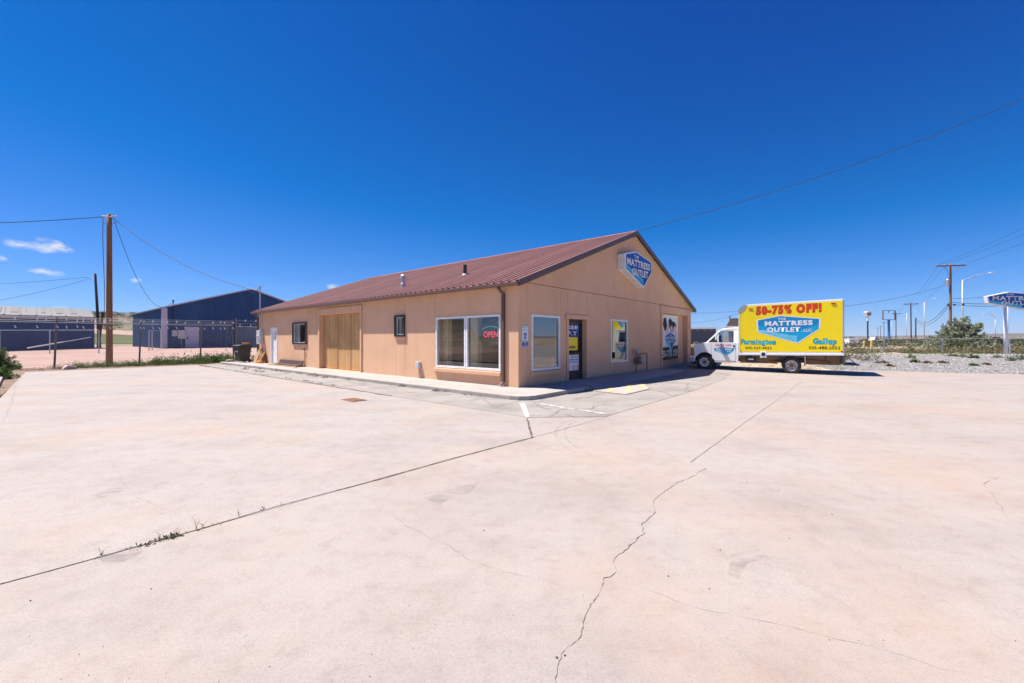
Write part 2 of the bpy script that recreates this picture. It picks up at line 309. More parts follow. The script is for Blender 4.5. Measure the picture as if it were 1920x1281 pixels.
def tag(o, label=None, cat=None, group=None, kind=None):
    if label: o['label'] = label
    if cat: o['category'] = cat
    if group: o['group'] = group
    if kind: o['kind'] = kind
    return o
def thing(name, loc, label, cat, rz=0, group=None):
    o = bpy.data.objects.new(name, None); col.objects.link(o); o.location = loc; o.rotation_euler = (0, 0, rz); o.empty_display_size = .2
    return tag(o, label, cat, group)
def inst(src, name, parent, loc, rot=(0, 0, 0), sc=None):
    o = bpy.data.objects.new(name, src.data); col.objects.link(o); o.parent = parent; o.location = loc; o.rotation_euler = rot
    if sc: o.scale = sc
    return o
def copy_tree(o, parent=None):
    c = o.copy(); col.objects.link(c); c.parent = parent
    for ch in list(o.children): copy_tree(ch, c)
    return c
def boxo(name, m, parent, x0, x1, y0, y1, z0, z1, bevel=0):
    return MB().box(x0, x1, y0, y1, z0, z1).build(name, m, parent, bevel=bevel)

def lettering(s, m, parent, fn, u0, u1, v0, v1, off=.004, bold=0.0, slant=0, grow=0.0, name='lettering', shear=0.0):
    """flat letters fitted into the box u0..u1, v0..v1 of the plane fn(u,v,t); bold is in em"""
    cu = bpy.data.curves.new(name, 'FONT'); cu.body = s; cu.size = 1; cu.resolution_u = 3; cu.offset = bold; cu.fill_mode = 'FRONT'; cu.shear = slant; cu.space_character = 1 + bold * 3
    ob = bpy.data.objects.new(name, cu); col.objects.link(ob)
    bpy.context.view_layer.update()
    me = bpy.data.meshes.new_from_object(ob.evaluated_get(bpy.context.evaluated_depsgraph_get()))
    bpy.data.objects.remove(ob); bpy.data.curves.remove(cu)
    xs = [v.co.x for v in me.vertices]; ys = [v.co.y for v in me.vertices]
    a0, a1, b0, b1 = min(xs), max(xs), min(ys), max(ys)
    u0 -= grow; u1 += grow; v0 -= grow; v1 += grow
    for v in me.vertices:
        u = u0 + (v.co.x - a0) / (a1 - a0) * (u1 - u0); w = v0 + (v.co.y - b0) / (b1 - b0) * (v1 - v0) + shear * ((v.co.x - a0) / (a1 - a0) - .5)
        v.co = Vector(fn(u, w, off))
    me.materials.clear(); me.materials.append(MATS[m]); me.name = name
    o = bpy.data.objects.new(name, me); col.objects.link(o); o.parent = parent
    return o
def outlined(s, m, mo, parent, fn, u0, u1, v0, v1, off, bold=.03, line=.03, shear=0):
    lettering(s, mo, parent, fn, u0, u1, v0, v1, off, bold + .022, 0, line, shear=shear)
    return lettering(s, m, parent, fn, u0, u1, v0, v1, off + .0012, bold, shear=shear)
def emblem(parent, fn, pts, off, llc=False, rim=.05, text=True):
    """six-cornered mattress emblem; pts: left-top, apex, right-top, right-bottom, low apex, left-bottom as (u,v)"""
    cx = sum(p[0] for p in pts) / 6; cy = sum(p[1] for p in pts) / 6
    big = [(cx + (u - cx) * (1 + rim), cy + (v - cy) * (1 + rim * 1.6)) for u, v in pts]
    MB().flat(big, fn, off).build('emblem_rim', 'print_white', parent)
    MB().flat(pts, fn, off + .0008).build('emblem_field', 'logo_blue' if llc else 'print_blue', parent)
    lt, ap, rt, rb, lo, lb = pts
    mid = (lo[0] * .96 + cx * .04, lb[1] + (lo[1] - lb[1]) * .22 + (ap[1] - lo[1]) * .10)
    L = lambda a, b, t: (a[0] + (b[0] - a[0]) * t, a[1] + (b[1] - a[1]) * t)
    MB().flat([L(lt, lb, .45), mid, lo, lb], fn, off + .0016).build('emblem_side', 'logo_pale' if llc else 'print_light', parent)
    MB().flat([L(lt, lb, .45), L(L(lt, lb, .45), mid, 1), L(mid, lo, .42), L(lt, lb, .82)], fn, off + .0024).build('emblem_band', 'logo_end' if llc else 'print_mid', parent)
    MB().flat([mid, L(rt, rb, .55), rb, lo], fn, off + .0020).build('emblem_end', 'logo_end' if llc else 'print_navy', parent)
    if llc:
        a = L(lt, lb, .86); mid = (mid[0], mid[1] - (ap[1] - lo[1]) * .10); e = L(rt, rb, .70); h_ = (lt[1] - lb[1]) * .05
        q = L(mid, a, .55); MB().flat([a, q, (q[0], q[1] - h_), (a[0], a[1] - h_)], fn, off + .0032).build('emblem_line', 'print_white', parent)
    if not text: return
    w = rt[0] - lt[0]; h = ap[1] - lo[1]
    return w, h

def conform(name, m, poly, off, parent=None, step=1.0, lift=None):
    """ground sheet: polygon cut on a grid and draped on the terrain"""
    bm = bmesh.new(); f = bm.faces.new([bm.verts.new((x, y, 0)) for x, y in poly])
    xs = [p[0] for p in poly]; ys = [p[1] for p in poly]
    for ax, lo, hi in ((0, min(xs), max(xs)), (1, min(ys), max(ys))):
        k = math.ceil(lo / step + .01)
        while k * step < hi - .01:
            co = [0, 0, 0]; no = [0, 0, 0]; co[ax] = k * step; no[ax] = 1
            bmesh.ops.bisect_plane(bm, geom=bm.verts[:] + bm.edges[:] + bm.faces[:], plane_co=co, plane_no=no); k += 1
    for v in bm.verts: v.co.z = gz(v.co.x, v.co.y) + off + (lift(v.co.x, v.co.y) if lift else 0)
    for f in bm.faces:
        f.normal_update()
        if f.normal.z < 0: f.normal_flip()
    me = bpy.data.meshes.new(name); bm.to_mesh(me); bm.free(); me.materials.append(MATS[m])
    o = bpy.data.objects.new(name, me); col.objects.link(o)
    if parent: o.parent = parent
    return o
def ribbon(name, m, pts, w, off, parent, jit=0.0, sub=.12, taper=False, wj=.35):
    """narrow strip on the ground along world points"""
    P = []
    for (a, b) in zip(pts[:-1], pts[1:]):
        a = Vector(a); b = Vector(b); n = max(1, int((b - a).length / sub)); nrm = Vector((-(b - a).y, (b - a).x)).normalized()
        for i in range(n):
            q = a.lerp(b, i / n)
            if jit and (i or P): q = q + nrm * (mnoise.noise(Vector((q.x * 2.3, q.y * 2.3, 3))) * jit * 2 + random.uniform(-jit, jit) * .6)
            P.append(q)
    P.append(Vector(pts[-1])); b = MB(); n = len(P)
    for i, p in enumerate(P):
        t = (P[min(i + 1, n - 1)] - P[max(i - 1, 0)]).normalized(); nr = Vector((-t.y, t.x)); ww = w * .5 * random.uniform(1 - wj, 1 + wj)
        if taper: ww *= max(.15, min(1, 4 * i / n, 4 * (n - 1 - i) / n))
        for sg in (-1, 1):
            q = p + nr * ww * sg; b.v.append((q.x, q.y, gz(q.x, q.y) + off))
    for i in range(n - 1): b.f.append((2 * i, 2 * i + 1, 2 * i + 3, 2 * i + 2))
    return b.build(name, m, parent)

# ------------------------------------------------------------------ terrain and pavements
def axis(lo, hi, fine0, fine1, step=1.0, g=1.17):
    a = []; x = fine0
    while x <= fine1: a.append(x); x += step
    d = step; x = fine1
    while x < hi: d *= g; x += d; a.append(x)
    d = step; x = fine0
    while x > lo: d *= g; x -= d; a.insert(0, x)
    return a
def terrain():
    xs = axis(-7000, 7000, -50, 50); ys = axis(-7000, 7000, -20, 60); b = MB(); nx = len(xs)
    for y in ys:
        for x in xs: b.v.append((x, y, gz(x, y) - .035))
    for j in range(len(ys) - 1):
        for i in range(nx - 1): b.f.append((j * nx + i, j * nx + i + 1, (j + 1) * nx + i + 1, (j + 1) * nx + i))
    tag(b.build('ground', 'ground', smooth=True), kind='structure')
terrain()
lot_poly = [W2(-22.3, -9.4), W2(-9, -9.9), W2(-6.5, -11.5), W2(-4, -24), W2(42, -30), (52, 7), (22.2, 18.3), (17.3, 19.9), (14.2, 20.1), (12.6, 21.5), (11.0, 23.2), W2(1, 16.5), W2(-1, 16.5), W2(-1, .5), W2(-22.6, .5)]
lot = conform('parking_lot', 'concrete', lot_poly, 0.0); tag(lot, kind='structure')
slab = conform('concrete_slab', 'concrete_pale', [G(-60, 1113), G(180, 1047), G(700, 902), G(1001, 820), G(988, 784.5), W2(2.7, -2.9), W2(-10, -2.8), W2(-22.2, -2.55), W2(-22.25, -9.35), W2(-9, -9.88), W2(-6.5, -11.4), W2(-5.6, -15)], .0025, lot)
asph = conform('asphalt_apron', 'asphalt', [W2(-22.2, -2.65), W2(-10, -2.9), W2(2.75, -3.02), W2(3.86, -1.9), W2(3.85, 3.6), W2(3.6, 8), W2(3.0, 12), W2(2.2, 15.0), W2(-.9, 15.6), W2(-.9, -.5), W2(-22.4, -.5)], .006); tag(asph, kind='structure')
# fenced yard and side strips
yard = conform('dirt_yard', 'dirt', [W2(-25.6, -40), W2(-25.6, 3), W2(-25, 30), W2(-50, 34), W2(-62, 20), W2(-62, -40)], -.012, step=3); tag(yard, kind='structure')
strip = conform('soil_strip', 'soil', [W2(-25.62, -40), W2(-25.62, 2.5), W2(-22.4, .6), W2(-22.25, -9.3), W2(-9, -9.95), W2(-6.5, -11.6), W2(-4.3, -24), W2(-10, -40)], -.008); tag(strip, kind='structure')
grav_poly = [(15.5, 20.05), (17.3, 19.92), (22.2, 18.32), (52, 7.1), (70, 20), (60, 31), (41, 30.4), (27, 30.6), (20.5, 29.5), (16.8, 25.5)]
grav = conform('gravel_bed', 'gravel_base', grav_poly, -.006); tag(grav, kind='structure')
dry = conform('dry_verge', 'dry_ground', [(11.05, 23.25), (12.6, 21.55), (14.2, 20.15), (15.7, 20.06), (17.0, 25.5), (20.6, 29.6), (27, 30.7), (41, 30.5), (60, 31.1), (60, 34.5), (15, 36), (8, 31)], -.010); tag(dry, kind='structure')
fld = conform('green_field', 'field', [(-160, 66), (-20, 92), (-20, 120), (-160, 118)], .03, step=8); tag(fld, kind='structure')
rd = conform('far_dirt_road', 'dirt', [(-190, 118.5), (-20, 121), (-20, 133), (-190, 131)], .05, step=8); tag(rd, kind='structure')

def marks():
    Gp = lambda L: [G(*p) for p in L]
    # open joints in the slabs, dirt filled
    ribbon('joint', 'crack', Gp([(-60, 1113), (0, 1096), (90, 1072), (180, 1047)]), .010, .004, lot, .002)
    ribbon('joint', 'crack', Gp([(180, 1047), (345, 1001), (520, 950), (700, 902)]), .018, .004, lot, .003)
    ribbon('joint', 'crack', Gp([(700, 902), (850, 860), (940, 836), (1001, 820)]), .034, .004, lot, .003)
    ribbon('joint', 'crack', Gp([(988, 785), (993, 803), (998, 821)]), .035, .004, lot, .008)
    ribbon('joint', 'crack_pale', Gp([(1001, 820), (1060, 804), (1140, 781)]), .014, .004, lot, .008)
    ribbon('joint', 'crack_mid', Gp([(1295, 867), (1400, 790)]), .011, .004, lot, .002)
    ribbon('joint', 'crack_pale', Gp([(1400, 790), (1460, 748), (1503, 715)]), .020, .004, lot, .002)
    # wandering cracks
    ribbon('crack', 'crack_mid', Gp([(1324, 878), (1300, 892), (1270, 905), (1246, 921), (1228, 939), (1224, 960), (1208, 982), (1210, 1000), (1180, 1024), (1150, 1048), (1153, 1070), (1131, 1084)]), .006, .004, lot, .015, .04, False, .8)
    ribbon('crack', 'crack_mid', Gp([(1131, 1084), (1124, 1110), (1106, 1142), (1094, 1172), (1086, 1196), (1080, 1200), (1054, 1222), (1046, 1246), (1040, 1281), (1035, 1330)]), .0036, .004, lot, .008, .02, False, .8)
    for L, w in (([(700, 945), (760, 985), (835, 1020), (875, 1045), (940, 1072), (1040, 1095), (1118, 1116)], .004), ([(1140, 1090), (1220, 1108), (1340, 1148), (1470, 1172), (1600, 1205), (1760, 1250), (1900, 1278)], .004),
                 ([(1880, 890), (1845, 908), (1856, 930), (1880, 955), (1896, 980)], .010), ([(210, 868), (235, 910), (262, 935), (330, 962), (338, 985)], .006),
                 ([(170, 832), (330, 815), (520, 790)], .014), ([(38, 704), (30, 722), (24, 750), (12, 780), (-5, 806)], .03)):
        ribbon('crack', 'crack_pale', Gp(L), w * .42, .004, lot, .02, .06, True, .9)
    for L, w in (([(1105, 733), (1160, 740)], .03), ([(1001, 757), (1030, 745), (1050, 738)], .025), ([(1076, 750), (1110, 743), (1134, 736)], .05), ([(985, 783), (1000, 780), (1035, 781), (1050, 772), (1065, 766), (1078, 770)], .04),
                 ([(1062, 768), (1090, 768), (1110, 767), (1122, 760), (1140, 759), (1152, 761)], .05), ([(1005, 760), (1020, 765), (1032, 768)], .04), ([(1060, 778), (1085, 784), (1120, 783)], .03), ([(1207, 731), (1220, 727)], .07), ([(1240, 734), (1262, 743), (1270, 742)], .08),
                 ([(1275, 733), (1290, 735), (1287, 724), (1292, 719)], .05), ([(1225, 732), (1280, 733)], .025), ([(880, 752), (910, 745), (950, 742)], .035), ([(830, 742), (870, 738), (905, 747), (925, 762)], .03), ([(640, 712), (700, 726), (780, 738)], .03), ([(930, 765), (960, 757), (975, 752)], .03)):
        ribbon('crack', 'crack_mid', Gp(L), w * .6, .011, asph, .045, .06, False, .85)
    ribbon('seam', 'crack', [W2(-22, -2.66), W2(-10, -2.91), W2(-2, -2.98)], .045, .011, asph, .02, .15, False, .8)
    for L in ([(180, 1046), (215, 1030), (262, 1024), (270, 1034), (235, 1052), (200, 1060)], [(168, 932), (205, 918), (238, 914), (225, 924), (195, 934)], [(1370, 1040), (1420, 1030), (1445, 1048), (1400, 1056), (1385, 1085), (1365, 1080)],
              [(795, 935), (850, 915), (900, 905), (880, 925), (820, 945)]):
        conform('scuff_mark', 'scuff', Gp(L), .005, lot)
    for cx_, cy_, r_, a0, a1 in ((3.4, 6.6, 2.55, 130, 215), (3.4, 6.6, 2.70, 128, 205)):
        ribbon('tyre_mark', 'scuff', [(cx_ + r_ * math.cos(R(a0 + (a1 - a0) * i / 24)), cy_ + r_ * math.sin(R(a0 + (a1 - a0) * i / 24))) for i in range(25)], .035, .0052, lot, 0, .2, True)
    # painted lines
    Q = lambda *L: [G(*p) for p in L]
    conform('white_line', 'stripe_white', Q((974, 757), (984, 757), (993, 783), (986, 784)), .012, asph)
    conform('white_line', 'stripe_faded', Q((1006, 758), (1016, 757), (1082, 768), (1074, 770)), .012, asph)
    conform('white_line', 'stripe_faded', Q((1080, 769), (1090, 768), (1146, 777), (1134, 778.5)), .012, asph)
marks()

# sidewalk with rounded kerb corner, and the striped ramp
def sidewalk():
    outer = [(-23.2, -1.42), (.9, -1.45)] + [(.9 + .5 * math.sin(a), -.95 - .5 * math.cos(a)) for a in (R(30), R(60), R(90))] + [(1.4, 1.45), (1.4, 1.5)]
    sw = thing('sidewalk', (C0.x, C0.y, 0), None, None, TH); tag(sw, kind='structure')
    def slab(poly, z1, name='kerb_slab'):
        return MB().prism(poly, lambda u, v, t: (u, v, t), -.06, z1).build(name, 'sidewalk', sw, bevel=.025)
    xs = [-23.2, -20.2, -17.2, -14.2, -11.2, -8.2, -5.2, -2.2]
    for a, b in zip(xs[:-1], xs[1:]): slab([(a, -1.43 + random.uniform(-.02, .02)), (b - .012, -1.43 + random.uniform(-.02, .02)), (b - .012, .03), (a, .03)], .12)
    slab([(-2.2, -1.45), (.9, -1.45), (1.15, -1.38), (1.34, -1.19), (1.41, -.95), (1.41, 1.45), (.03, 1.45), (.03, -.0), (-2.2, .03)], .12)
    # ramp section sinks to the apron, then the walk goes on
    n = 6
    b = MB(); ys = [1.462, 2.0, 2.6, 3.2, 3.8, 4.45]
    for y, zo in zip(ys, (.115, .05, .035, .035, .05, .115)):
        b.v += [(.03, y, .12), (.9, y, .12), (1.41, y, zo), (1.41, y, -.06)]
    for i in range(len(ys) - 1):
        for j in range(3): b.f.append((4 * i + j, 4 * i + j + 1, 4 * i + 4 + j + 1, 4 * i + 4 + j))
    b.build('ramp_slab', 'sidewalk', sw)
    for a, e in ((4.462, 6.4), (6.412, 8.5), (8.512, 10.75)): slab([(.03, a), (1.41, a), (1.41 if e < 10 else 1.2, e), (.03, e)], .12)
    # apron triangle of the ramp, striped yellow
    f = lambda u, v, t: (u, v, gz(*W2(u, v)) + t)
    rp = MB().prism([(1.42, 1.48), (2.74, 1.33), (2.74, 2.95), (2.1, 4.15), (1.42, 4.4)], f, -.05, .028).build('ramp_apron', 'sidewalk', sw)
    for poly in ([(1.44, 1.50), (2.70, 1.36), (2.70, 1.42), (1.44, 1.56)], [(1.63, 2.35), (1.64, 2.62), (2.14, 1.80), (2.16, 1.50)], [(1.80, 3.38), (1.83, 3.65), (2.66, 1.85), (2.66, 1.58)], [(2.02, 3.80), (2.06, 4.0), (2.68, 2.95), (2.68, 2.74)]):
        MB().flat(poly, f, .033).build('yellow_stripe', 'stripe_yellow', rp)
    # dirt and weeds line the kerb foot
    return sw
sidewalk()

# ------------------------------------------------------------------ the store
FL = .12; LX = -21.1; WY = 15.6; EAVE_Z = 3.31; RIDGE_Y = 7.8; RIDGE_Z = 6.17; SLOPE = (RIDGE_Z - EAVE_Z) / RIDGE_Y
def cells(rect, holes):
    x0, x1, z0, z1 = rect; xs = sorted({x0, x1, *[h[i] for h in holes for i in (0, 1) if x0 < h[i] < x1]}); zs = sorted({z0, z1, *[h[i] for h in holes for i in (2, 3) if z0 < h[i] < z1]})
    for a, b in zip(xs[:-1], xs[1:]):
        for c, d in zip(zs[:-1], zs[1:]):
            mx, mz = (a + b) / 2, (c + d) / 2
            if not any(h[0] < mx < h[1] and h[2] < mz < h[3] for h in holes): yield a, b, c, d
store = thing('store_building', (C0.x, C0.y, 0), 'long tan stucco store with a ribbed brown metal gable roof', 'building', TH)
LP = lambda u, v, t: (u, -t, v)          # long wall: u along x, v up, t outwards
GP = lambda u, v, t: (t, u, v)           # gable wall: u along y
LH = [(-18.91, -17.96, FL, 2.23), (-15.71, -14.10, 1.34, 2.38), (-12.62, -8.85, FL, 2.72), (-6.21, -5.63, 1.70, 2.42), (-3.78, -.70, .57, 2.31)]
GH = [(.62, 2.16, .57, 2.31), (2.66, 3.85, FL, 2.25), (5.77, 7.29, .61, 2.35), (11.2, 14.87, FL, 2.85)]
def walls():
    for holes, fn, u0, u1, top in ((LH, LP, LX, 0, EAVE_Z - .05), (GH, GP, 0, WY, 3.255)):
        b = MB()
        for a, c, d, e in cells((u0 + (.2 if fn is GP else 0), u1 - (0 if fn is GP else .031), .0, top), holes):
            b.add([fn(*p) for p in [(a, d, -.2), (c, d, -.2), (c, e, -.2), (a, e, -.2), (a, d, -.03), (c, d, -.03), (c, e, -.03), (a, e, -.03)]], [(0, 3, 2, 1), (4, 5, 6, 7), (0, 1, 5, 4), (1, 2, 6, 5), (2, 3, 7, 6), (3, 0, 4, 7)])
        b.build('wall', 'stucco', store)
    # stucco skin in panels with open control joints
    g = .006
    for holes, fn, cuts, top in ((LH, LP, [LX, -18.95, -17.92, -15.72, -14.08, -12.64, -8.83, -6.22, -5.62, -3.82, .006], EAVE_Z - .05), (GH, GP, [.026, .45, 2.2, 2.62, 3.92, 6.1, 7.32, 10.95, WY], 3.255)):
        for a, c in zip(cuts[:-1], cuts[1:]):
            b = MB()
            for p, q, d, e in cells((a + g, c - g, .0, top - g), holes):
                b.add([fn(*k) for k in [(p, d, -.03), (q, d, -.03), (q, e, -.03), (p, e, -.03), (p, d, 0), (q, d, 0), (q, e, 0), (p, e, 0)]], [(4, 5, 6, 7), (0, 1, 5, 4), (1, 2, 6, 5), (2, 3, 7, 6), (3, 0, 4, 7)])
            if b.v: b.build('stucco_panel', 'stucco', store)
    tri = [(0, 3.267), (WY, 3.267), (WY, EAVE_Z - .02), (RIDGE_Y, RIDGE_Z - .04), (0, EAVE_Z - .02)]
    MB().prism(tri, GP, -.2, 0).build('gable_panel', 'stucco', store)
    # far gable, back wall, floor and an inner partition
    MB().prism([(0, 0), (WY, 0), (WY, EAVE_Z - .02), (RIDGE_Y, RIDGE_Z - .04), (0, EAVE_Z - .02)], lambda u, v, t: (t, u, v), LX, LX + .2).build('wall', 'stucco', store)
    boxo('wall', 'stucco', store, LX + .2, -.2, WY - .2, WY, 0, EAVE_Z - .05)
    boxo('floor', 'interior_floor', store, LX + .2, -.2, .2, WY - .2, .02, FL)
    boxo('partition', 'interior', store, -7.4, -7.25, .2, 10, FL, 3.1)
    boxo('partition', 'interior', store, -7.25, -.2, 9.9, 10.05, FL, 3.1)
    boxo('ceiling', 'interior', store, -7.25, -.2, .2, 9.9, 3.0, 3.08)
    boxo('column', 'interior_cream', store, -3.95, -3.55, .35, .55, FL, 3.0); boxo('column', 'interior_cream', store, -2.55, -2.2, .5, .7, FL, 3.0)
    # surrounds: raised stucco bands
    for x0, x1, z0, z1, t in ((-12.78, -8.72, 2.72, 3.02, .05), ):
        MB().prism([(x0, z0), (x1, z0), (x1, z1), (x0, z1)], LP, .001, t).build('door_header', 'stucco', store, bevel=.012)
    MB().prism([(-8.85, FL), (-8.72, FL), (-8.72, 2.72), (-8.85, 2.72)], LP, .001, .05).build('door_surround', 'stucco', store, bevel=.01)
    MB().prism([(-12.78, FL), (-12.62, FL), (-12.62, 2.72), (-12.78, 2.72)], LP, .001, .05).build('door_surround', 'stucco', store, bevel=.01)
    for y0, y1, z0, z1, t in ((2.47, 4.02, 2.25, 2.40, .06), (10.9, 15.35, 2.85, 3.2, .06)):
        MB().prism([(y0, z0), (y1, z0), (y1, z1), (y0, z1)], GP, .001, t).build('door_header', 'stucco', store, bevel=.012)
    for y0, y1, z1 in ((2.55, 2.66, 2.25), (3.85, 3.95, 2.25), (11.0, 11.2, 2.85), (14.87, 15.06, 2.85)):
        MB().prism([(y0, FL), (y1, FL), (y1, z1), (y0, z1)], GP, .001, .045).build('door_surround', 'stucco', store, bevel=.01)
walls()
def window(fn, u0, u1, v0, v1, lights=1, sill=True, fw=.065, setb=-.03, m='white_paint', gl='glass'):
    wdw = thing('window', (0, 0, 0), None, None); wdw.parent = store
    n = lights; span = (u1 - u0) / n
    for i in range(n):
        a, c = u0 + i * span + (.012 if i else 0), u0 + (i + 1) * span - (.012 if i < n - 1 else 0)
        b = MB()
        for p, q, d, e in cells((a, c, v0, v1), [(a + fw, c - fw, v0 + fw, v1 - fw)]):
            b.add([fn(*k) for k in [(p, d, -.07), (q, d, -.07), (q, e, -.07), (p, e, -.07), (p, d, .022), (q, d, .022), (q, e, .022), (p, e, .022)]], [(0, 3, 2, 1), (4, 5, 6, 7), (0, 1, 5, 4), (1, 2, 6, 5), (2, 3, 7, 6), (3, 0, 4, 7)])
        b.build('frame', m, wdw)
        MB().flat([(a + fw - .01, v0 + fw - .01), (c - fw + .01, v0 + fw - .01), (c - fw + .01, v1 - fw + .01), (a + fw - .01, v1 - fw + .01)], fn, setb).build('pane', gl, wdw)
    if sill: MB().prism([(u0 - .05, v0 - .16), (u1 + .05, v0 - .16), (u1 + .05, v0 - .025), (u0 - .05, v0 - .025)], fn, .002, .085).build('sill', 'stucco', wdw, bevel=.02)
    return wdw
window(LP, -3.78, -.70, .57, 2.31, 2); window(GP, .62, 2.16, .57, 2.31, gl='mirror_film'); window(GP, 5.77, 7.29, .61, 2.35, sill=False, gl='mirror_film')
def barred(u0, u1, v0, v1, n):
    w = window(LP, u0, u1, v0, v1, 1, False, .05, -.09); b = MB()
    for a, c, d, e in ((u0 - .04, u1 + .04, v0 - .05, v0 + .02), (u0 - .04, u1 + .04, v1 - .02, v1 + .05), (u0 - .04, u0 + .03, v0 + .02, v1 - .02), (u1 - .03, u1 + .04, v0 + .02, v1 - .02)): b.box(a, c, -.075, -.03, d, e)
    b.build('bar_frame', 'black', w)
    for i in range(n):
        x = u0 + (i + 1) * (u1 - u0) / (n + 1); MB().tube([(x, -.06, v0), (x, -.06, v1)], .010, 6).build('security_bar', 'black', w)
    MB().prism([(u0 - .03, v0 - .12), (u1 + .03, v0 - .12), (u1 + .03, v0 - .055), (u0 - .03, v0 - .055)], LP, .001, .06).build('sill', 'stucco', w, bevel=.01)
    boxo('blind', 'print_cream', w, u0 + .04, u0 + (u1 - u0) * .35, .10, .12, v0, v1)
barred(-15.71, -14.10, 1.34, 2.38, 9); barred(-6.21, -5.63, 1.70, 2.42, 4)
def doors():
    d = thing('side_door', (0, 0, 0), None, None); d.parent = store
    boxo('leaf', 'white_paint', d, -18.82, -18.04, .07, .11, FL + .02, 2.15, .004); boxo('frame', 'white_paint', d, -18.91, -18.82, -.01, .14, FL, 2.15); boxo('frame', 'white_paint', d, -18.04, -17.96, -.01, .14, FL, 2.15); boxo('frame', 'white_paint', d, -18.91, -17.96, -.01, .14, 2.152, 2.23)
    boxo('vision_panel', 'trim_lilac', d, -18.50, -18.12, .062, .068, 1.55, 2.02); MB().lathe([(.0, -.07), (.03, -.06), (.035, -.03), (.012, -.02), (.012, 0)], (-18.74, .07, 1.1), 'y', 10).build('knob', 'grey_metal', d)
    # boarded bay: three plywood sheets
    p = thing('boarded_doorway', (0, 0, 0), None, None); p.parent = store
    for x0, x1 in ((-12.615, -11.19), (-11.18, -9.99), (-9.98, -8.855)): boxo('plywood_sheet', 'plywood', p, x0, x1, .16 + random.uniform(0, .012), .19, FL + .015, 2.71, .003)
    for x in (-11.185, -9.985): boxo('batten', 'plywood', p, x - .018, x + .018, .146, .158, FL + .02, 2.7)
    # glass shop door
    g = thing('entrance_door', (0, 0, 0), None, None); g.parent = store
    y0, y1 = 2.665, 3.845; b = MB()
    for a, c, z0, z1 in cells((y0, y1, FL + .005, 2.24), [(y0 + .10, y1 - .12, .42, 2.10)]): b.box(-.20, -.15, a, c, z0, z1)
    b.build('frame', 'black', g); MB().flat([(y0 + .09, .41), (y1 - .11, .41), (y1 - .11, 2.11), (y0 + .09, 2.11)], GP, -.175).build('pane', 'glass', g)
    boxo('push_bar', 'black', g, -.14, -.11, y0 + .1, y1 - .12, 1.02, 1.06); MB().tube([(-.15, 3.70, .95), (-.09, 3.70, .98), (-.09, 3.70, 1.32), (-.15, 3.70, 1.35)], .013, 6).build('handle', 'black', g)
    boxo('backing', 'black', g, -.60, -.58, y0, y1, FL, 2.3)
    # posters taped inside the door
    ps = boxo('poster', 'print_yellow' if 'print_yellow' in MATS else 'truck_yellow', g, -.153, -.149, y0 + .11, y1 - .32, 1.16, 1.62)
    boxo('poster', 'print_navy', g, -.153, -.149, y0 + .11, y1 - .22, 1.62, 2.08)
    q = boxo('poster', 'print_white', g, -.153, -.149, y0 + .11, y1 - .24, .44, .99)
    lettering('SSE', 'print_white', ps, GP, y0 + .14, y1 - .30, 1.90, 2.03, -.147, .03); lettering('F.T', 'print_white', ps, GP, y0 + .22, y1 - .36, 1.68, 1.82, -.147, .03); lettering('Sale', 'print_black', ps, GP, y0 + .2, y1 - .48, 1.22, 1.34, -.147, .03)
    for s_, z in (('Free', .88), ('without', .79), ('assignment', .70)): lettering(s_, 'print_navy', q, GP, y0 + (.42 if s_ == 'Free' else .2), y1 - .28, z, z + .07, -.147, .02)
    boxo('poster_print', 'print_orange', q, -.148, -.146, y0 + .55, y1 - .26, .46, .60); boxo('poster_print', 'print_white', q, -.1455, -.1445, y0 + .60, y1 - .33, .48, .57)
    # roll-up bay closed with a stucco infill
    boxo('bay_infill', 'stucco', store, -.24, -.20, 11.19, 14.88, FL, 2.86)
    # window decals
    boxo('window_notice', 'print_white', store, -.055, -.05, 1.80, 2.08, .68, .95); boxo('window_notice', 'print_red', store, -.049, -.047, 1.86, 2.06, .88, .93)
doors()
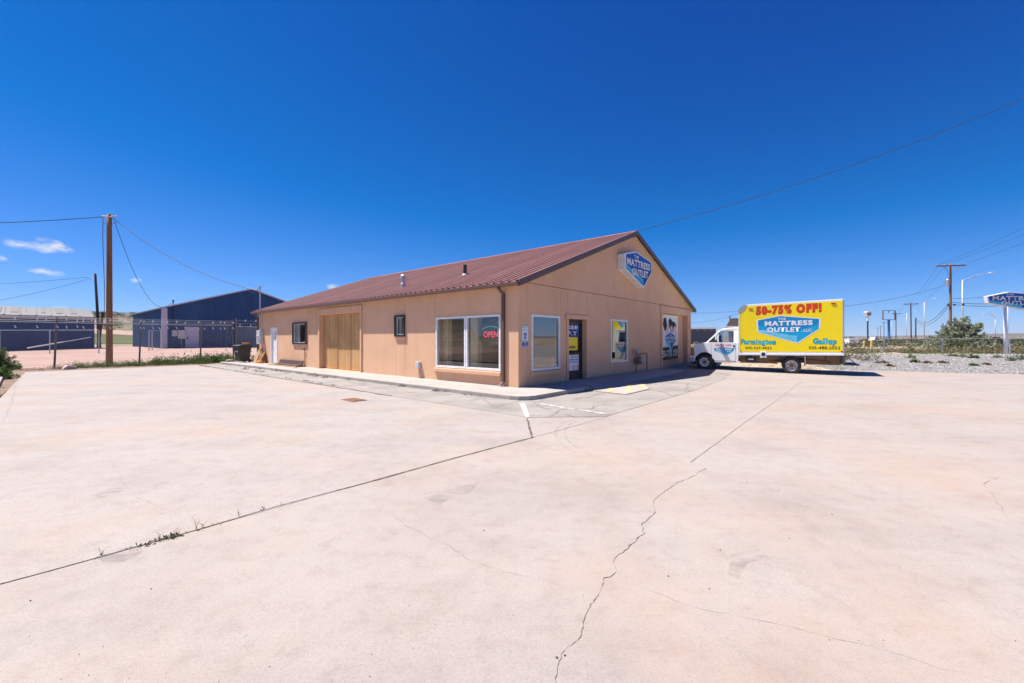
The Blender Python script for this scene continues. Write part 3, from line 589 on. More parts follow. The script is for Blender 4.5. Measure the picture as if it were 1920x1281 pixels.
def roof():
    rf = thing('roof', (0, 0, 0), None, None); rf.parent = store
    x0, x1 = LX - .2, .2; n = 24; pw = (x1 - x0) / n; ov = .235
    sl = math.sqrt(1 + SLOPE ** 2); ze = EAVE_Z - SLOPE * ov
    prof = []
    for k in range(3):
        a = k * pw / 3; r = pw / 3
        prof += [(a, 0), (a + r * .56, 0), (a + r * .66, .045), (a + r * .84, .045), (a + r * .94, 0)]
    prof.append((pw, 0))
    def panel(sg):
        b = MB()
        for x, h in prof:
            b.v.append((x, 0, h)); b.v.append((x, sg * (RIDGE_Y + ov), h + RIDGE_Z + .03 - ze))
        for i in range(len(prof) - 1): b.f.append((2 * i, 2 * i + 2, 2 * i + 3, 2 * i + 1))
        return b
    first = {1: None, -1: None}
    for sg, ys in ((1, -ov), (-1, WY + ov)):
        for i in range(n):
            if first[sg] is None:
                o = panel(sg).build('roof_panel', 'roof_metal', rf); first[sg] = o; o.data.materials.append(MATS['roof_rib_lit'])
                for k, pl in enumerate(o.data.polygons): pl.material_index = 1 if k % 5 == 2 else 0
            else: o = inst(first[sg], 'roof_panel', rf, (0, 0, 0))
            o.location = (x0 + i * pw, ys, ze)
    # deck beneath the sheets
    e = .03
    MB().prism([(-ov + .02, ze - .06), (RIDGE_Y, RIDGE_Z - .035), (WY + ov - .02, ze - .06), (WY + ov - .02, ze - .012), (RIDGE_Y, RIDGE_Z + .012), (-ov + .02, ze - .012)], lambda u, v, t: (t, u, v), x0 + .02, x1 - .02).build('roof_deck', 'brown_trim', rf)
    MB().prism([(RIDGE_Y - .22, RIDGE_Z - .015), (RIDGE_Y, RIDGE_Z + .075), (RIDGE_Y + .22, RIDGE_Z - .015), (RIDGE_Y + .22, RIDGE_Z + .0), (RIDGE_Y, RIDGE_Z + .09), (RIDGE_Y - .22, RIDGE_Z + .0)], lambda u, v, t: (t, u, v), x0 - .01, x1 + .01).build('ridge_cap', 'roof_metal', rf)
    for xa, xb in ((x1 - .02, x1 + .03), (x0 - .03, x0 + .02)):
        for sgn in (0, 1):
            f = (lambda u, v, t: (t, u, v)) if not sgn else (lambda u, v, t: (t, WY - u, v))
            MB().prism([(-ov, ze - .15), (RIDGE_Y, RIDGE_Z - .13), (RIDGE_Y, RIDGE_Z + .065), (-ov, ze + .045)], f, xa, xb).build('rake_trim', 'brown_trim', rf)
    # soffit moulding visible under the right rake
    f = lambda u, v, t: (t, u, v)
    MB().prism([(RIDGE_Y + .1, RIDGE_Z - .20), (WY + .1, EAVE_Z - .17), (WY + .1, EAVE_Z - .10), (RIDGE_Y + .1, RIDGE_Z - .13)], f, .004, .10).build('rake_moulding', 'interior_cream', rf)
    # gutters
    for y0, y1 in ((-.325, -ov + .06), (WY + ov - .06, WY + .325)):
        MB().prism([(y0, ze - .11), (y1, ze - .11), (y1, ze - .012), (y1 - .01 if y0 < 0 else y0 + .01, ze - .012), (y0, ze - .012)], lambda u, v, t: (t, u, v), x0 + .01, x1 + .015).build('gutter', 'brown_trim', rf, bevel=.012)
    for xd in (-.56, -20.85):
        b = MB(); w, d = .045, .035
        path = [(-.25, ze - .10), (-.25, ze - .17), (-.05, ze - .32), (-.05, .26), (-.20, .17)]
        for y, z in path: b.v += [(xd - w, y - d, z), (xd + w, y - d, z), (xd + w, y + d, z), (xd - w, y + d, z)]
        for i in range(len(path) - 1):
            for j in range(4): b.f.append((4 * i + j, 4 * i + (j + 1) % 4, 4 * i + 4 + (j + 1) % 4, 4 * i + 4 + j))
        b.f.append((0, 1, 2, 3)); b.f.append(tuple(4 * len(path) - 4 + j for j in range(4))); b.build('downspout', 'brown_trim', rf)
    zr = lambda y: EAVE_Z + SLOPE * y + .02
    MB().lathe([(.11, -.08), (.11, .16), (.085, .18), (.085, .36), (.125, .38), (.125, .50), (.09, .54), (0, .55)], (-7.6, 1.3, zr(1.3)), 'z', 14).build('vent_pipe', 'galvanised', rf, smooth=False)
    MB().lathe([(.075, -.08), (.075, .42), (.0, .43)], (-4.75, 2.3, zr(2.3)), 'z', 12).build('vent_pipe', 'black', rf)
    MB().lathe([(.15, -.06), (.10, .05), (.078, .06)], (-4.75, 2.3, zr(2.3)), 'z', 12).build('flashing', 'galvanised', rf)
roof()

# ------------------------------------------------------------------ things on and beside the store
def local_thing(name, x, y, z, label, cat, group=None):
    p = W2(x, y); return thing(name, (p[0], p[1], z), label, cat, TH, group)
def wall_sign():
    s = local_thing('shield_sign', 0, 0, 0, 'white-rimmed blue shield sign with the shop name high on the gable', 'sign')
    ty = 7.72; pts = [(6.34, 5.03), (7.40, 5.27), (9.08, 5.03), (9.06, 4.55), (8.20, 3.78), (6.37, 4.40)]
    MB().prism(pts, GP, .005, .34).build('cabinet', 'white_paint', s, bevel=.02)
    cx = 7.74; cy = 4.62; inn = [(cx + (u - cx) * .94, cy + (v - cy) * .91) for u, v in pts]
    face = MB().flat(inn, GP, .344).build('face', 'print_blue', s)
    lt, ap, rt, rb, lo, lb = inn
    MB().flat([(lt[0], 4.60), (8.12, 4.12), lo, lb], GP, .347).build('face_band', 'print_mid', face)
    MB().flat([(lt[0], 4.60), (8.12, 4.12), (8.13, 4.03), (lt[0], 4.50)], GP, .349).build('face_band', 'print_light', face)
    MB().flat([(8.12, 4.12), (9.0, 4.72), rb, lo], GP, .350).build('face_band', 'print_navy', face)
    lettering('THE', 'print_cream', face, GP, 7.17, 7.62, 4.95, 5.09, .356, .025)
    lettering('MATTRESS', 'print_cream', face, GP, 6.50, 8.84, 4.60, 4.90, .356, .035, shear=.02); lettering('OUTLET', 'print_cream', face, GP, 6.98, 8.62, 4.23, 4.53, .356, .035, shear=.02)
wall_sign()
def banner():
    b = local_thing('wall_banner', 0, 0, 0, 'white advertising banner with a black foot strip hung in the bay', 'banner')
    sh = MB().prism([(11.5, .46), (13.95, .50), (13.92, 2.82), (11.52, 2.80)], GP, -.19, -.17).build('sheet', 'print_white', b)
    MB().flat([(11.5, .46), (13.95, .50), (13.95, 1.22), (11.5, 1.10)], GP, -.166).build('foot_strip', 'print_black', sh)
    # printed sleepers: dark hair, pale arms
    for m, pts in (('print_black', [(11.75, 2.3), (11.85, 2.62), (12.15, 2.68), (12.3, 2.3), (12.2, 2.05), (12.0, 1.95)]), ('print_pink', [(11.95, 2.2), (12.3, 2.45), (12.6, 2.2), (12.5, 1.8), (12.2, 1.7)]),
                   ('print_black', [(12.5, 2.5), (12.7, 2.68), (13.1, 2.5), (13.5, 2.45), (13.75, 2.2), (13.3, 2.15), (13.15, 1.7), (12.9, 2.1), (12.65, 2.1)]), ('print_skin', [(12.7, 2.15), (13.0, 2.3), (13.2, 2.1), (13.2, 1.6), (12.95, 1.4), (12.8, 1.7)]),
                   ('print_pink', [(13.3, 2.2), (13.55, 2.3), (13.75, 1.9), (13.7, 1.4), (13.5, 1.35), (13.45, 1.8)])):
        MB().flat(pts, GP, -.163 + random.uniform(0, .002)).build('print_figure', m, sh)
    pts = [(12.05, 1.68), (12.75, 1.9), (13.5, 1.72), (13.45, 1.45), (12.85, .98), (12.1, 1.42)]; emblem(sh, GP, pts, -.158, text=False)
    lettering('THE', 'print_white', sh, GP, 12.6, 12.9, 1.72, 1.79, -.145, .02); lettering('MATTRESS', 'print_white', sh, GP, 12.15, 13.4, 1.54, 1.68, -.145, .03); lettering('OUTLET', 'print_white', sh, GP, 12.4, 13.2, 1.36, 1.49, -.145, .03)
    lettering('50-75% Off!', 'print_white', sh, GP, 11.72, 13.85, .62, .98, -.158, .02, shear=.04)
banner()
def parking_signs():
    a = local_thing('parking_sign', 0, 0, 0, 'white reserved parking placard with teal print and a wheelchair square', 'sign')
    MB().prism([(.14, 1.49), (.46, 1.49), (.46, 1.96), (.14, 1.96)], GP, .004, .010).build('plate', 'print_teal', a); pl = MB().prism([(.155, 1.505), (.445, 1.505), (.445, 1.945), (.155, 1.945)], GP, .010, .0125).build('plate_face', 'print_white', a)
    lettering('RESERVED', 'print_teal', pl, GP, .175, .425, 1.88, 1.925, .015, .01); lettering('PARKING', 'print_teal', pl, GP, .19, .41, 1.80, 1.845, .015, .01)
    MB().flat([(.23, 1.54), (.37, 1.54), (.37, 1.74), (.23, 1.74)], GP, .015).build('symbol_square', 'print_blue', pl)
    def symbol(cx, cz, s, off, par):
        b = MB(); n = 14
        for k in range(n):
            a0, a1 = R(100 + 250 * k / n), R(100 + 250 * (k + 1) / n)
            b.flat([(cx + s * .30 * math.cos(q) * r, cz - s * .12 + s * .30 * math.sin(q) * r) for q, r in ((a0, 1), (a1, 1), (a1, .72), (a0, .72))], GP, off)
        b.flat([(cx - .06 * s, cz + .28 * s), (cx + .04 * s, cz + .28 * s), (cx + .06 * s, cz - .02 * s), (cx - .04 * s, cz - .05 * s)], GP, off + .0006)
        b.flat([(cx - .02 * s, cz + .02 * s), (cx + .22 * s, cz - .0 * s), (cx + .34 * s, cz - .34 * s), (cx + .26 * s, cz - .36 * s), (cx + .16 * s, cz - .08 * s), (cx - .02 * s, cz - .07 * s)], GP, off + .0012)
        b.flat([(cx - .01 * s + .075 * s * math.cos(q), cz + .39 * s + .075 * s * math.sin(q)) for q in [2 * math.pi * i / 10 for i in range(10)]], GP, off)
        b.build('wheelchair_symbol', 'print_white', par)
    symbol(.295, 1.64, .19, .018, pl)
    v = local_thing('parking_sign', 0, 0, 0, 'small blue plate directly beneath the white reserved parking placard', 'sign')
    MB().prism([(.14, 1.31), (.46, 1.31), (.46, 1.46), (.14, 1.46)], GP, .004, .010).build('plate', 'print_white', v); p2 = MB().prism([(.15, 1.32), (.45, 1.32), (.45, 1.45), (.15, 1.45)], GP, .010, .0125).build('plate_face', 'print_blue', v)
    lettering('VAN', 'print_white', p2, GP, .25, .35, 1.395, 1.435, .015, .01); lettering('ACCESSIBLE', 'print_white', p2, GP, .175, .425, 1.34, 1.375, .015, .01)
parking_signs()
def gas_meter():
    g = local_thing('gas_meter', 0, 0, 0, 'grey gas meter with rusty pipework beside the truck-reflecting window', 'gas meter')
    MB().tube([(.18, 7.78, FL), (.18, 7.78, .92), (.18, 7.95, .98)], .025, 8).build('riser', 'rust', g)
    MB().lathe([(0, -.06), (.09, -.05), (.12, 0), (.09, .05), (0, .06)], (.2, 7.86, 1.0), 'x', 14).build('regulator', 'grey_metal', g, smooth=True)
    MB().box(.08, .28, 7.92, 8.22, .45, .75).build('meter_body', 'steel_dark', g, bevel=.04); MB().lathe([(0, 0), (.08, .01), (.08, .04), (0, .05)], (.28, 8.07, .62), 'x', 14).build('dial', 'insulator', g)
    MB().tube([(.18, 8.15, .74), (.18, 8.15, .90), (.18, 8.9, .90), (.18, 8.9, FL)], .025, 8).build('outlet_pipe', 'rust', g); MB().tube([(.18, 7.98, .74), (.18, 7.98, .97)], .022, 8).build('inlet_pipe', 'rust', g)
gas_meter()
def wall_boxes():
    m = local_thing('outlet_box', -4.72, 0, 0, 'small grey weatherproof box with conduit low on the long wall', 'outlet box')
    MB().box(-.10, .10, -.13, -.002, .48, .72).build('cover', 'grey_plastic', m, bevel=.02); MB().tube([(0, -.03, .48), (0, -.03, FL)], .014, 6).build('conduit', 'grey_plastic', m)
    e = local_thing('electric_meter', -20.25, 0, 0, 'grey electric meter cabinet with tall mast through the eave', 'electric meter')
    MB().box(-.28, .26, -.24, -.002, 1.25, 2.08).build('cabinet', 'grey_plastic', e, bevel=.02); MB().lathe([(0, -.08), (.09, -.07), (.10, 0)], (0, -.24, 1.7), 'y', 14).build('meter_dial', 'insulator', e)
    MB().tube([(0, -.12, 2.05), (0, -.12, 4.7)], .038, 8).build('mast', 'galvanised', e); MB().lathe([(.05, 0), (.075, .05), (.06, .12), (0, .15)], (0, -.12, 4.68), 'z', 10).build('weatherhead', 'galvanised', e)
    MB().tube([(0, -.12, 4.5), (-.7, -.35, 4.62), (-1.0, -.5, 4.72)], .02, 6).build('stay', 'galvanised', e); MB().tube([(0, -.1, 4.75), (-.35, -.3, 4.35), (-.7, -.42, 4.45), (-1.0, -.5, 4.7)], .012, 5).build('drip_loop', 'wire', e)
    c = local_thing('spigot_pipe', -14.3, 0, 0, 'thin rusty pipe rising from the sidewalk under the barred window', 'pipe')
    MB().tube([(0, -.03, FL), (0, -.03, 1.0), (0, -.08, 1.03)], .014, 6).build('pipe', 'rust', c); boxo('tap', 'rust', c, -.03, .03, -.10, -.03, 1.0, 1.08)
    t = local_thing('metal_trough', -15.8, 0, 0, 'long brown metal trim piece lying against the wall on the sidewalk', 'trim piece')
    MB().prism([(-.12, FL + .06), (-.42, FL + .06), (-.42, FL + .09), (-.16, FL + .10), (-.10, FL + .30), (-.06, FL + .30)], lambda u, v, q: (q, u, v), -1.5, 1.5).build('trough', 'brown_trim', t)
    for x in (-1.35, 1.3): boxo('block', 'tan_board', t, x - .12, x + .12, -.48, -.08, FL + .002, FL + .058)
    boxo('plank', 'tan_board', t, -1.9, 1.75, -.60, -.50, FL + .002, FL + .05)
wall_boxes()
def bin_area():
    p = W2(-21.9, -.55); b = thing('wheeled_bin', (p[0], p[1], FL), 'black wheeled rubbish bin standing at the far store corner', 'bin', TH + .15)
    MB().add([(-.26, -.30, .08), (.26, -.30, .08), (.26, .26, .08), (-.26, .26, .08), (-.34, -.40, .98), (.34, -.40, .98), (.34, .38, .98), (-.34, .38, .98)], [(0, 3, 2, 1), (4, 5, 6, 7), (0, 1, 5, 4), (1, 2, 6, 5), (2, 3, 7, 6), (3, 0, 4, 7)]).build('body', 'bin_black', b, bevel=.03)
    MB().prism([(-.44, .985), (.42, .985), (.42, 1.03), (.1, 1.09), (-.3, 1.07), (-.44, 1.02)], lambda u, v, t: (t, u, v), -.38, .38).build('lid', 'bin_black', b, bevel=.02)
    MB().prism([(-.17, .62), (.17, .62), (.17, .82), (-.17, .82)], lambda u, v, t: (u, -.375 - t + (.82 - v) * .1, v), 0, .006).build('sticker', 'grey_plastic', b)
    for x in (-.30, .30): MB().lathe([(.0, -.03), (.10, -.03), (.10, .03), (0, .03)], (x, .26, .10), 'x', 12).build('wheel', 'rubber', b)
    MB().tube([(-.3, .42, .93), (.3, .42, .93)], .02, 6).build('handle', 'bin_black', b)
    q = W2(-21.7, -.45); c = thing('cord_reel', (q[0], q[1], FL + 1.095), 'coil of orange cord lying on the lid of the black bin', 'cord')
    MB().tube([(.16 * math.cos(a), .13 * math.sin(a), .03 + .012 * a / 3) for a in [i * .45 for i in range(44)]], .022, 6).build('coil', 'orange', c)
    for dx, h, w, m, lab in ((-20.35, .85, .24, 'tan_board', 'pale offcut board leaning on the wall left of the white door'), (-19.75, .7, .30, 'wood_pole', 'darker plywood offcut leaning next to the white door frame')):
        q = W2(dx, 0); o = MB().prism([(-w, 0), (w, 0), (w * .8, h), (-w * .9, h * .96)], lambda u, v, t: (u, -.40 + .36 * v / h - t, v), 0, .02).build('leaning_board', m); o.location = (q[0], q[1], FL + .004); o.rotation_euler = (0, 0, TH); tag(o, lab, 'board')
    q = W2(-19.65, -.35); o = MB().box(-.28, .28, -.10, .10, 0, .14).build('orange_case', 'orange', bevel=.03); o.location = (q[0], q[1], FL + .002); o.rotation_euler = (0, 0, TH); tag(o, 'low orange case on the sidewalk between bin and white door', 'case')
    q = W2(-22.9, -.9); o = MB().prism([(-.3, 0), (.3, 0), (.22, .10), (.05, .16), (-.22, .12)], lambda u, v, t: (u, t, v), -.2, .2).build('broken_slab', 'rock', bevel=.03); o.location = (q[0], q[1], .115); o.rotation_euler = (0, .1, .6); tag(o, 'broken concrete lump in the weeds beside the black bin', 'rubble')
bin_area()
def open_sign():
    n = local_thing('open_sign', 0, 0, 0, 'red neon OPEN sign glowing behind the corner window', 'neon sign')
    boxo('backing', 'black', n, -1.86, -.92, .30, .32, 1.45, 2.05)
    f = lambda u, v, t: (u, .295 - t, v)
    lettering('OPEN', 'neon_red', n, f, -1.72, -1.08, 1.60, 1.80, .004, .012, name='neon_letters')
    MB().tube([(-1.40 + .40 * math.cos(a), .285, 1.80 + .16 * math.sin(a)) for a in [R(160 - i * 14) for i in range(11)]], .012, 5).build('neon_arc', 'neon_teal', n)
    po = local_thing('wall_poster', 0, 0, 0, 'framed picture poster seen through the left pane of the corner window', 'poster')
    b = boxo('frame', 'print_grey', po, -3.35, -2.35, 2.2, 2.23, 1.3, 2.35); f2 = lambda u, v, t: (u, 2.2 - t, v)
    MB().flat([(-3.3, 1.35), (-2.4, 1.35), (-2.4, 2.3), (-3.3, 2.3)], f2, .003).build('print', 'print_grey', po); MB().flat([(-3.2, 1.4), (-2.5, 1.4), (-2.8, 2.25)], f2, .006).build('print_shape', 'print_white', po)
    MB().flat([(-3.0, 1.55), (-2.7, 1.55), (-2.84, 2.0)], f2, .009).build('print_shape', 'print_pink', po); MB().flat([(-2.62, 1.7), (-2.42, 1.7), (-2.42, 2.0), (-2.55, 2.0)], f2, .009).build('print_shape', 'print_red', po)
    boxo('hanger', 'print_grey', po, -2.9, -2.8, 2.2, 2.22, 2.36, 3.0)
open_sign()
def drain():
    x, y = G(664, 750.5); d = thing('drain_cover', (x, y, .005), 'small rusty rectangular drain cover in the pale concrete', 'drain cover', TH)
    boxo('rim', 'rust', d, -.30, .30, -.19, .19, 0, .010); boxo('grate', 'steel_dark', d, -.26, .26, -.15, .15, .0102, .016)
    for i in range(6): boxo('grate_bar', 'rust', d, -.25, .25, -.14 + i * .05, -.115 + i * .05, .0162, .021)
drain()

# ------------------------------------------------------------------ delivery truck
def delivery_truck():
    Rr = Vector((13.95, 17.6)); Ff = Vector((10.64, 19.68)); td = (Ff - Rr).normalized(); tl = Vector((-td.y, td.x))
    ctr = Rr - tl * 1.1
    t = thing('delivery_truck', (ctr.x, ctr.y, 0), 'white box truck with a yellow advertising body parked beside the store', 'truck', math.atan2(td.y, td.x))
    S = 1.1
    TP = lambda u, v, o: (3.91 - u, S + o, v)       # near side, u from the front of the box backwards
    XZ = lambda u, v, q: (u, q, v)
    # cargo box
    prof = [(0, .86), (3.91, .80), (3.91, 2.88), (3.87, 3.0), (3.77, 3.09), (3.60, 3.15), (0, 3.25)]
    box = MB().prism(prof, XZ, -S, S).build('cargo_box', 'truck_white', t, bevel=.012)
    MB().prism([(.055, 1.0), (3.86, .96), (3.86, 2.82), (3.55, 3.08), (.055, 3.17)], XZ, S + .001, S + .005).build('side_panel', 'truck_yellow', box)
    MB().prism([(3.56, 3.10), (3.60, 3.155), (3.78, 3.095), (3.88, 3.0), (3.92, 2.88), (3.92, 2.74), (3.86, 2.72), (3.70, 2.86), (3.60, 2.98)], XZ, S + .001, S + .012).build('corner_cap', 'grey_metal', box)
    for a, b, c, d in ((0, 3.91, .80, .875), ):
        MB().prism([(0, .86), (3.91, .80), (3.91, .885), (0, .945)], XZ, S + .001, S + .022).build('bottom_rail', 'truck_white', box, bevel=.005)
    MB().prism([(0, .86), (.05, .86), (.05, 3.2), (0, 3.2)], XZ, S + .001, S + .02).build('rear_post', 'grey_metal', box, bevel=.004)
    MB().prism([(3.865, .80), (3.91, .80), (3.91, 2.72), (3.865, 2.72)], XZ, S + .001, S + .016).build('front_post', 'truck_white', box, bevel=.004)
    fb = MB().prism([(-S + .06, 2.15), (S - .06, 2.15), (S - .06, 2.86), (-S + .06, 2.86)], lambda u, v, q: (3.91 + q, u, v), .001, .006).build('front_panel', 'truck_yellow', box)
    FP = lambda u, v, q: (3.916 + q, u, v)
    emblem(box, FP, [(-.62, 2.62), (-.1, 2.76), (.66, 2.64), (.64, 2.45), (.22, 2.2), (-.6, 2.42)], .003, llc=True, text=False); lettering('MATTRESS', 'print_white', box, FP, -.5, .52, 2.5, 2.6, .018, .04); lettering('OUTLET', 'print_white', box, FP, -.35, .35, 2.36, 2.46, .018, .04)
    for k in (0, 1): boxo('rear_door', 'truck_white', box, -.012, .0, -S + .06 + k * 1.0, -S + 1.05 + k * 1.0, .95, 3.12)
    for x, z, m in ((.36, 3.06, 'red_lens'), (3.42, 2.96, 'amber'), (.09, 1.03, 'red_lens'), (3.82, 1.0, 'amber')): MB().box(x - .08 if z > 2 else x - .03, x + .08 if z > 2 else x + .03, S + .006, S + .03, z - .025, z + .03).build('marker_light', m, box, bevel=.006)
    o = S
    TPx = lambda u, v, q: (3.91 - u, S + q, v)
    outlined('50-75% OFF!', 'print_red', 'print_black', box, TPx, .72, 3.13, 2.67, 3.07, .0065, .065, .016, shear=.06)
    pts = [(.78, 2.41), (1.64, 2.58), (3.06, 2.42), (3.04, 2.0), (2.27, 1.40), (.80, 1.88)]
    emblem(box, TPx, pts, .0085, llc=True, rim=.045, text=False)
    lettering('THE', 'print_white', box, TPx, 1.56, 1.86, 2.41, 2.50, .0145, .03); lettering('MATTRESS', 'print_white', box, TPx, 1.05, 2.83, 2.15, 2.37, .0145, .045, shear=.02)
    lettering('OUTLET', 'print_white', box, TPx, 1.14, 2.38, 1.87, 2.08, .0145, .045); lettering(', LLC.', 'print_white', box, TPx, 2.42, 2.82, 1.86, 2.0, .0145, .02)
    outlined('Farmington', 'print_cyan', 'print_black', box, TPx, .11, 1.46, 1.25, 1.53, .0065, .05, .018); lettering('505-327-4922', 'print_black', box, TPx, .27, 1.32, 1.08, 1.20, .0065, .02)
    outlined('Gallup', 'print_cyan', 'print_black', box, TPx, 2.86, 3.64, 1.27, 1.57, .0065, .05, .018); lettering('505-488-2052', 'print_black', box, TPx, 2.69, 3.78, 1.11, 1.24, .0065, .02)
    # chassis
    ch = boxo('chassis', 'steel_dark', t, .1, 5.6, -.45, .45, .48, .70)
    for x in (.5, 1.2, 2.6, 3.3): boxo('cross_member', 'steel_dark', ch, x, x + .08, -.95, .95, .70, .79)
    for a, b in ((.06, 1.33), (2.36, 3.88)):
        boxo('skirt_panel', 'skirt_brown', ch, a, b, .50, .53, .42, .86)
    for a, b in ((.62, .64), (.95, .965), (2.9, 2.915), (3.4, 3.415)): boxo('skirt_rib', 'steel_dark', ch, a, b, .53, .545, .42, .86)
    boxo('battery_box', 'black', ch, 3.22, 3.62, .62, .98, .48, .72, .02); boxo('box_label', 'print_white', ch, 3.30, 3.52, .981, .985, .58, .64)
    boxo('fuel_box', 'truck_white', ch, 2.79, 3.04, .94, 1.115, .70, 1.0, .01); MB().lathe([(.0, .0), (.085, .0), (.085, .012), (0, .012)], (2.915, 1.114, .86), 'y', 14).build('fuel_cap', 'black', ch)
    MB().tube([(2.7, .5, .55), (2.2, .6, .50), (1.3, .62, .62), (.4, .6, .5)], .045, 8).build('exhaust', 'rust', ch)
    boxo('wheel_fender', 'rubber', ch, 1.35, 2.35, .45, 1.0, .76, .79); MB().prism([(1.33, .35), (1.36, .35), (1.36, .80), (1.33, .80)], XZ, .5, 1.02).build('mud_flap', 'print_cream', ch)
    boxo('rear_step', 'bin_black', ch, -.52, -.02, -.9, .95, .44, .50, .01); MB().tube([(.0, .95, .9), (-.42, .95, .5)], .016, 6).build('step_strut', 'black', ch); boxo('rear_bumper', 'steel_dark', ch, -.04, .05, -1.0, 1.0, .50, .85)
    # wheels
    def wheel(x, y, z, dual=False):
        w = thing('wheel', (x, y, z), None, None); w.parent = t
        ty = [(.225, .11), (.30, .125), (.345, .115), (.37, .085), (.372, -.085), (.345, -.115), (.30, -.125), (.225, -.11)]
        MB().lathe(ty, (0, 0, 0), 'y', 28).build('tyre', 'rubber', w, smooth=True)
        if dual: MB().lathe(ty, (0, -.29, 0), 'y', 24).build('tyre', 'rubber', w, smooth=True)
        MB().lathe([(.228, .112), (.215, .10), (.205, .05), (.17, .035 if not dual else .0), (.10, .055 if not dual else -.02), (.10, .04 if not dual else -.03), (0, .04 if not dual else -.03)], (0, 0, 0), 'y', 24).build('rim', 'rim_white', w, smooth=False)
        MB().lathe([(.085, .03), (.085, .085), (.06, .10), (0, .10)], (0, -.0, 0), 'y', 12).build('hub', 'rust', w)
        for k in range(6):
            a = R(60 * k + 20); MB().lathe([(.0, .0), (.024, .0), (.024, .012), (0, .012)], (.155 * math.cos(a), .036 if not dual else .008, .155 * math.sin(a)), 'y', 8).build('vent_hole', 'black', w)
        return w
    zf = .05
    wheel(1.84, .90, .375, True); r = wheel(1.84, -.90, .375, True); r.rotation_euler = (0, 0, math.pi)
    wheel(5.39, .84, .375 + zf); r = wheel(5.39, -.84, .375 + zf); r.rotation_euler = (0, 0, math.pi)
    # cab: sides with wheel arches, nose, roof on pillars
    CS = .98
    arch = [(5.39 + .45 * math.cos(a), .46 + .45 * math.sin(a)) for a in [R(-4 + i * 188 / 12) for i in range(13)]]
    side = [(3.93, .43), (4.93, .43)] + arch[::-1] + [(5.97, .48), (6.0, .70), (5.99, 1.12), (5.90, 1.22), (5.74, 1.30), (5.36, 1.385), (3.93, 1.385)]
    cab = thing('cab', (0, 0, 0), None, None); cab.parent = t
    for y0, y1 in ((CS - .05, CS), (-CS, -CS + .05)): MB().prism(side, XZ, y0, y1).build('body_side', 'truck_white', cab, bevel=.018)
    hood = [(5.97, .72), (5.99, 1.12), (5.91, 1.225), (5.74, 1.305), (5.36, 1.39), (5.2, 1.39), (5.2, .95), (5.6, .93), (5.75, .72)]
    MB().prism(hood, XZ, -CS + .045, CS - .045).build('hood', 'truck_white', cab, bevel=.03, seg=3)
    MB().prism([(5.99, .74), (6.025, .76), (6.02, 1.10), (5.985, 1.13)], XZ, -.62, .62).build('grille', 'chrome_grey', cab, bevel=.008)
    for z in (.82, .91, 1.0): boxo('grille_bar', 'black', cab, 6.015, 6.035, -.58, .58, z, z + .045)
    for sg in (1, -1):
        a, b = sorted((sg * .63, sg * .955)); MB().prism([(5.975, .73), (6.03, .76), (6.025, 1.10), (5.985, 1.14)], XZ, a, b).build('headlight', 'chrome_grey', cab, bevel=.01)
        a, b = sorted((sg * .952, sg * .993)); MB().prism([(5.86, .73), (6.015, .71), (6.015, 1.13), (5.88, 1.10)], XZ, a, b).build('headlight_bezel', 'black', cab, bevel=.008)
        a, b = sorted((sg * .99, sg * 1.002)); MB().prism([(5.885, .77), (5.985, .76), (5.985, 1.09), (5.90, 1.07)], XZ, a, b).build('turn_light', 'amber', cab, bevel=.004)
    MB().prism([(5.84, .42), (6.05, .42), (6.09, .50), (6.08, .66), (5.84, .66)], XZ, -1.0, 1.0).build('bumper', 'chrome_grey', cab, bevel=.03, seg=3); MB().prism([(5.80, .30), (6.0, .30), (6.02, .418), (5.8, .418)], XZ, -.9, .9).build('air_dam', 'black', cab, bevel=.02)
    boxo('floor_pan', 'black', cab, 3.95, 5.25, -.92, .92, .50, .62); boxo('wheel_house', 'black', cab, 4.9, 5.86, -.60, .60, .5, .94); boxo('inner_guard', 'black', cab, 4.92, 5.88, .58, .92, .925, .945); boxo('inner_guard', 'black', cab, 4.92, 5.88, -.92, -.58, .925, .945)
    # roof and pillars, tapering inwards
    ti = .13
    def pillar(x0, z0, x1, z1, w, nm='pillar'):
        for sg in (1, -1):
            y0, y1 = sg * (CS - .012), sg * (CS - ti)
            b = MB(); th = .07 * sg
            b.add([(x0 - w / 2, y0, z0), (x0 + w / 2, y0, z0), (x0 + w / 2, y0 - th, z0), (x0 - w / 2, y0 - th, z0), (x1 - w / 2, y1, z1), (x1 + w / 2, y1, z1), (x1 + w / 2, y1 - th, z1), (x1 - w / 2, y1 - th, z1)], [(0, 3, 2, 1), (4, 5, 6, 7), (0, 1, 5, 4), (1, 2, 6, 5), (2, 3, 7, 6), (3, 0, 4, 7)])
            b.build(nm, 'truck_white', cab, bevel=.01)
    pillar(5.30, 1.37, 4.70, 1.99, .10); pillar(4.80, 1.37, 4.80, 1.86, .045, 'quarter_post'); pillar(4.03, 1.37, 4.03, 2.0, .20)
    MB().prism([(3.93, 1.93), (4.62, 1.93), (4.72, 1.965), (4.66, 2.025), (4.5, 2.075), (4.2, 2.10), (3.93, 2.105)], XZ, -CS + ti - .01, CS - ti + .01).build('cab_roof', 'truck_white', cab, bevel=.03, seg=3)
    boxo('back_wall', 'truck_white', cab, 3.93, 3.98, -.86, .86, .62, 1.95)
    b = MB(); b.add([(5.33, -.92, 1.395), (5.33, .92, 1.395), (4.68, .84, 1.985), (4.68, -.84, 1.985)], [(0, 1, 2, 3)]); b.build('windscreen', 'glass', cab)
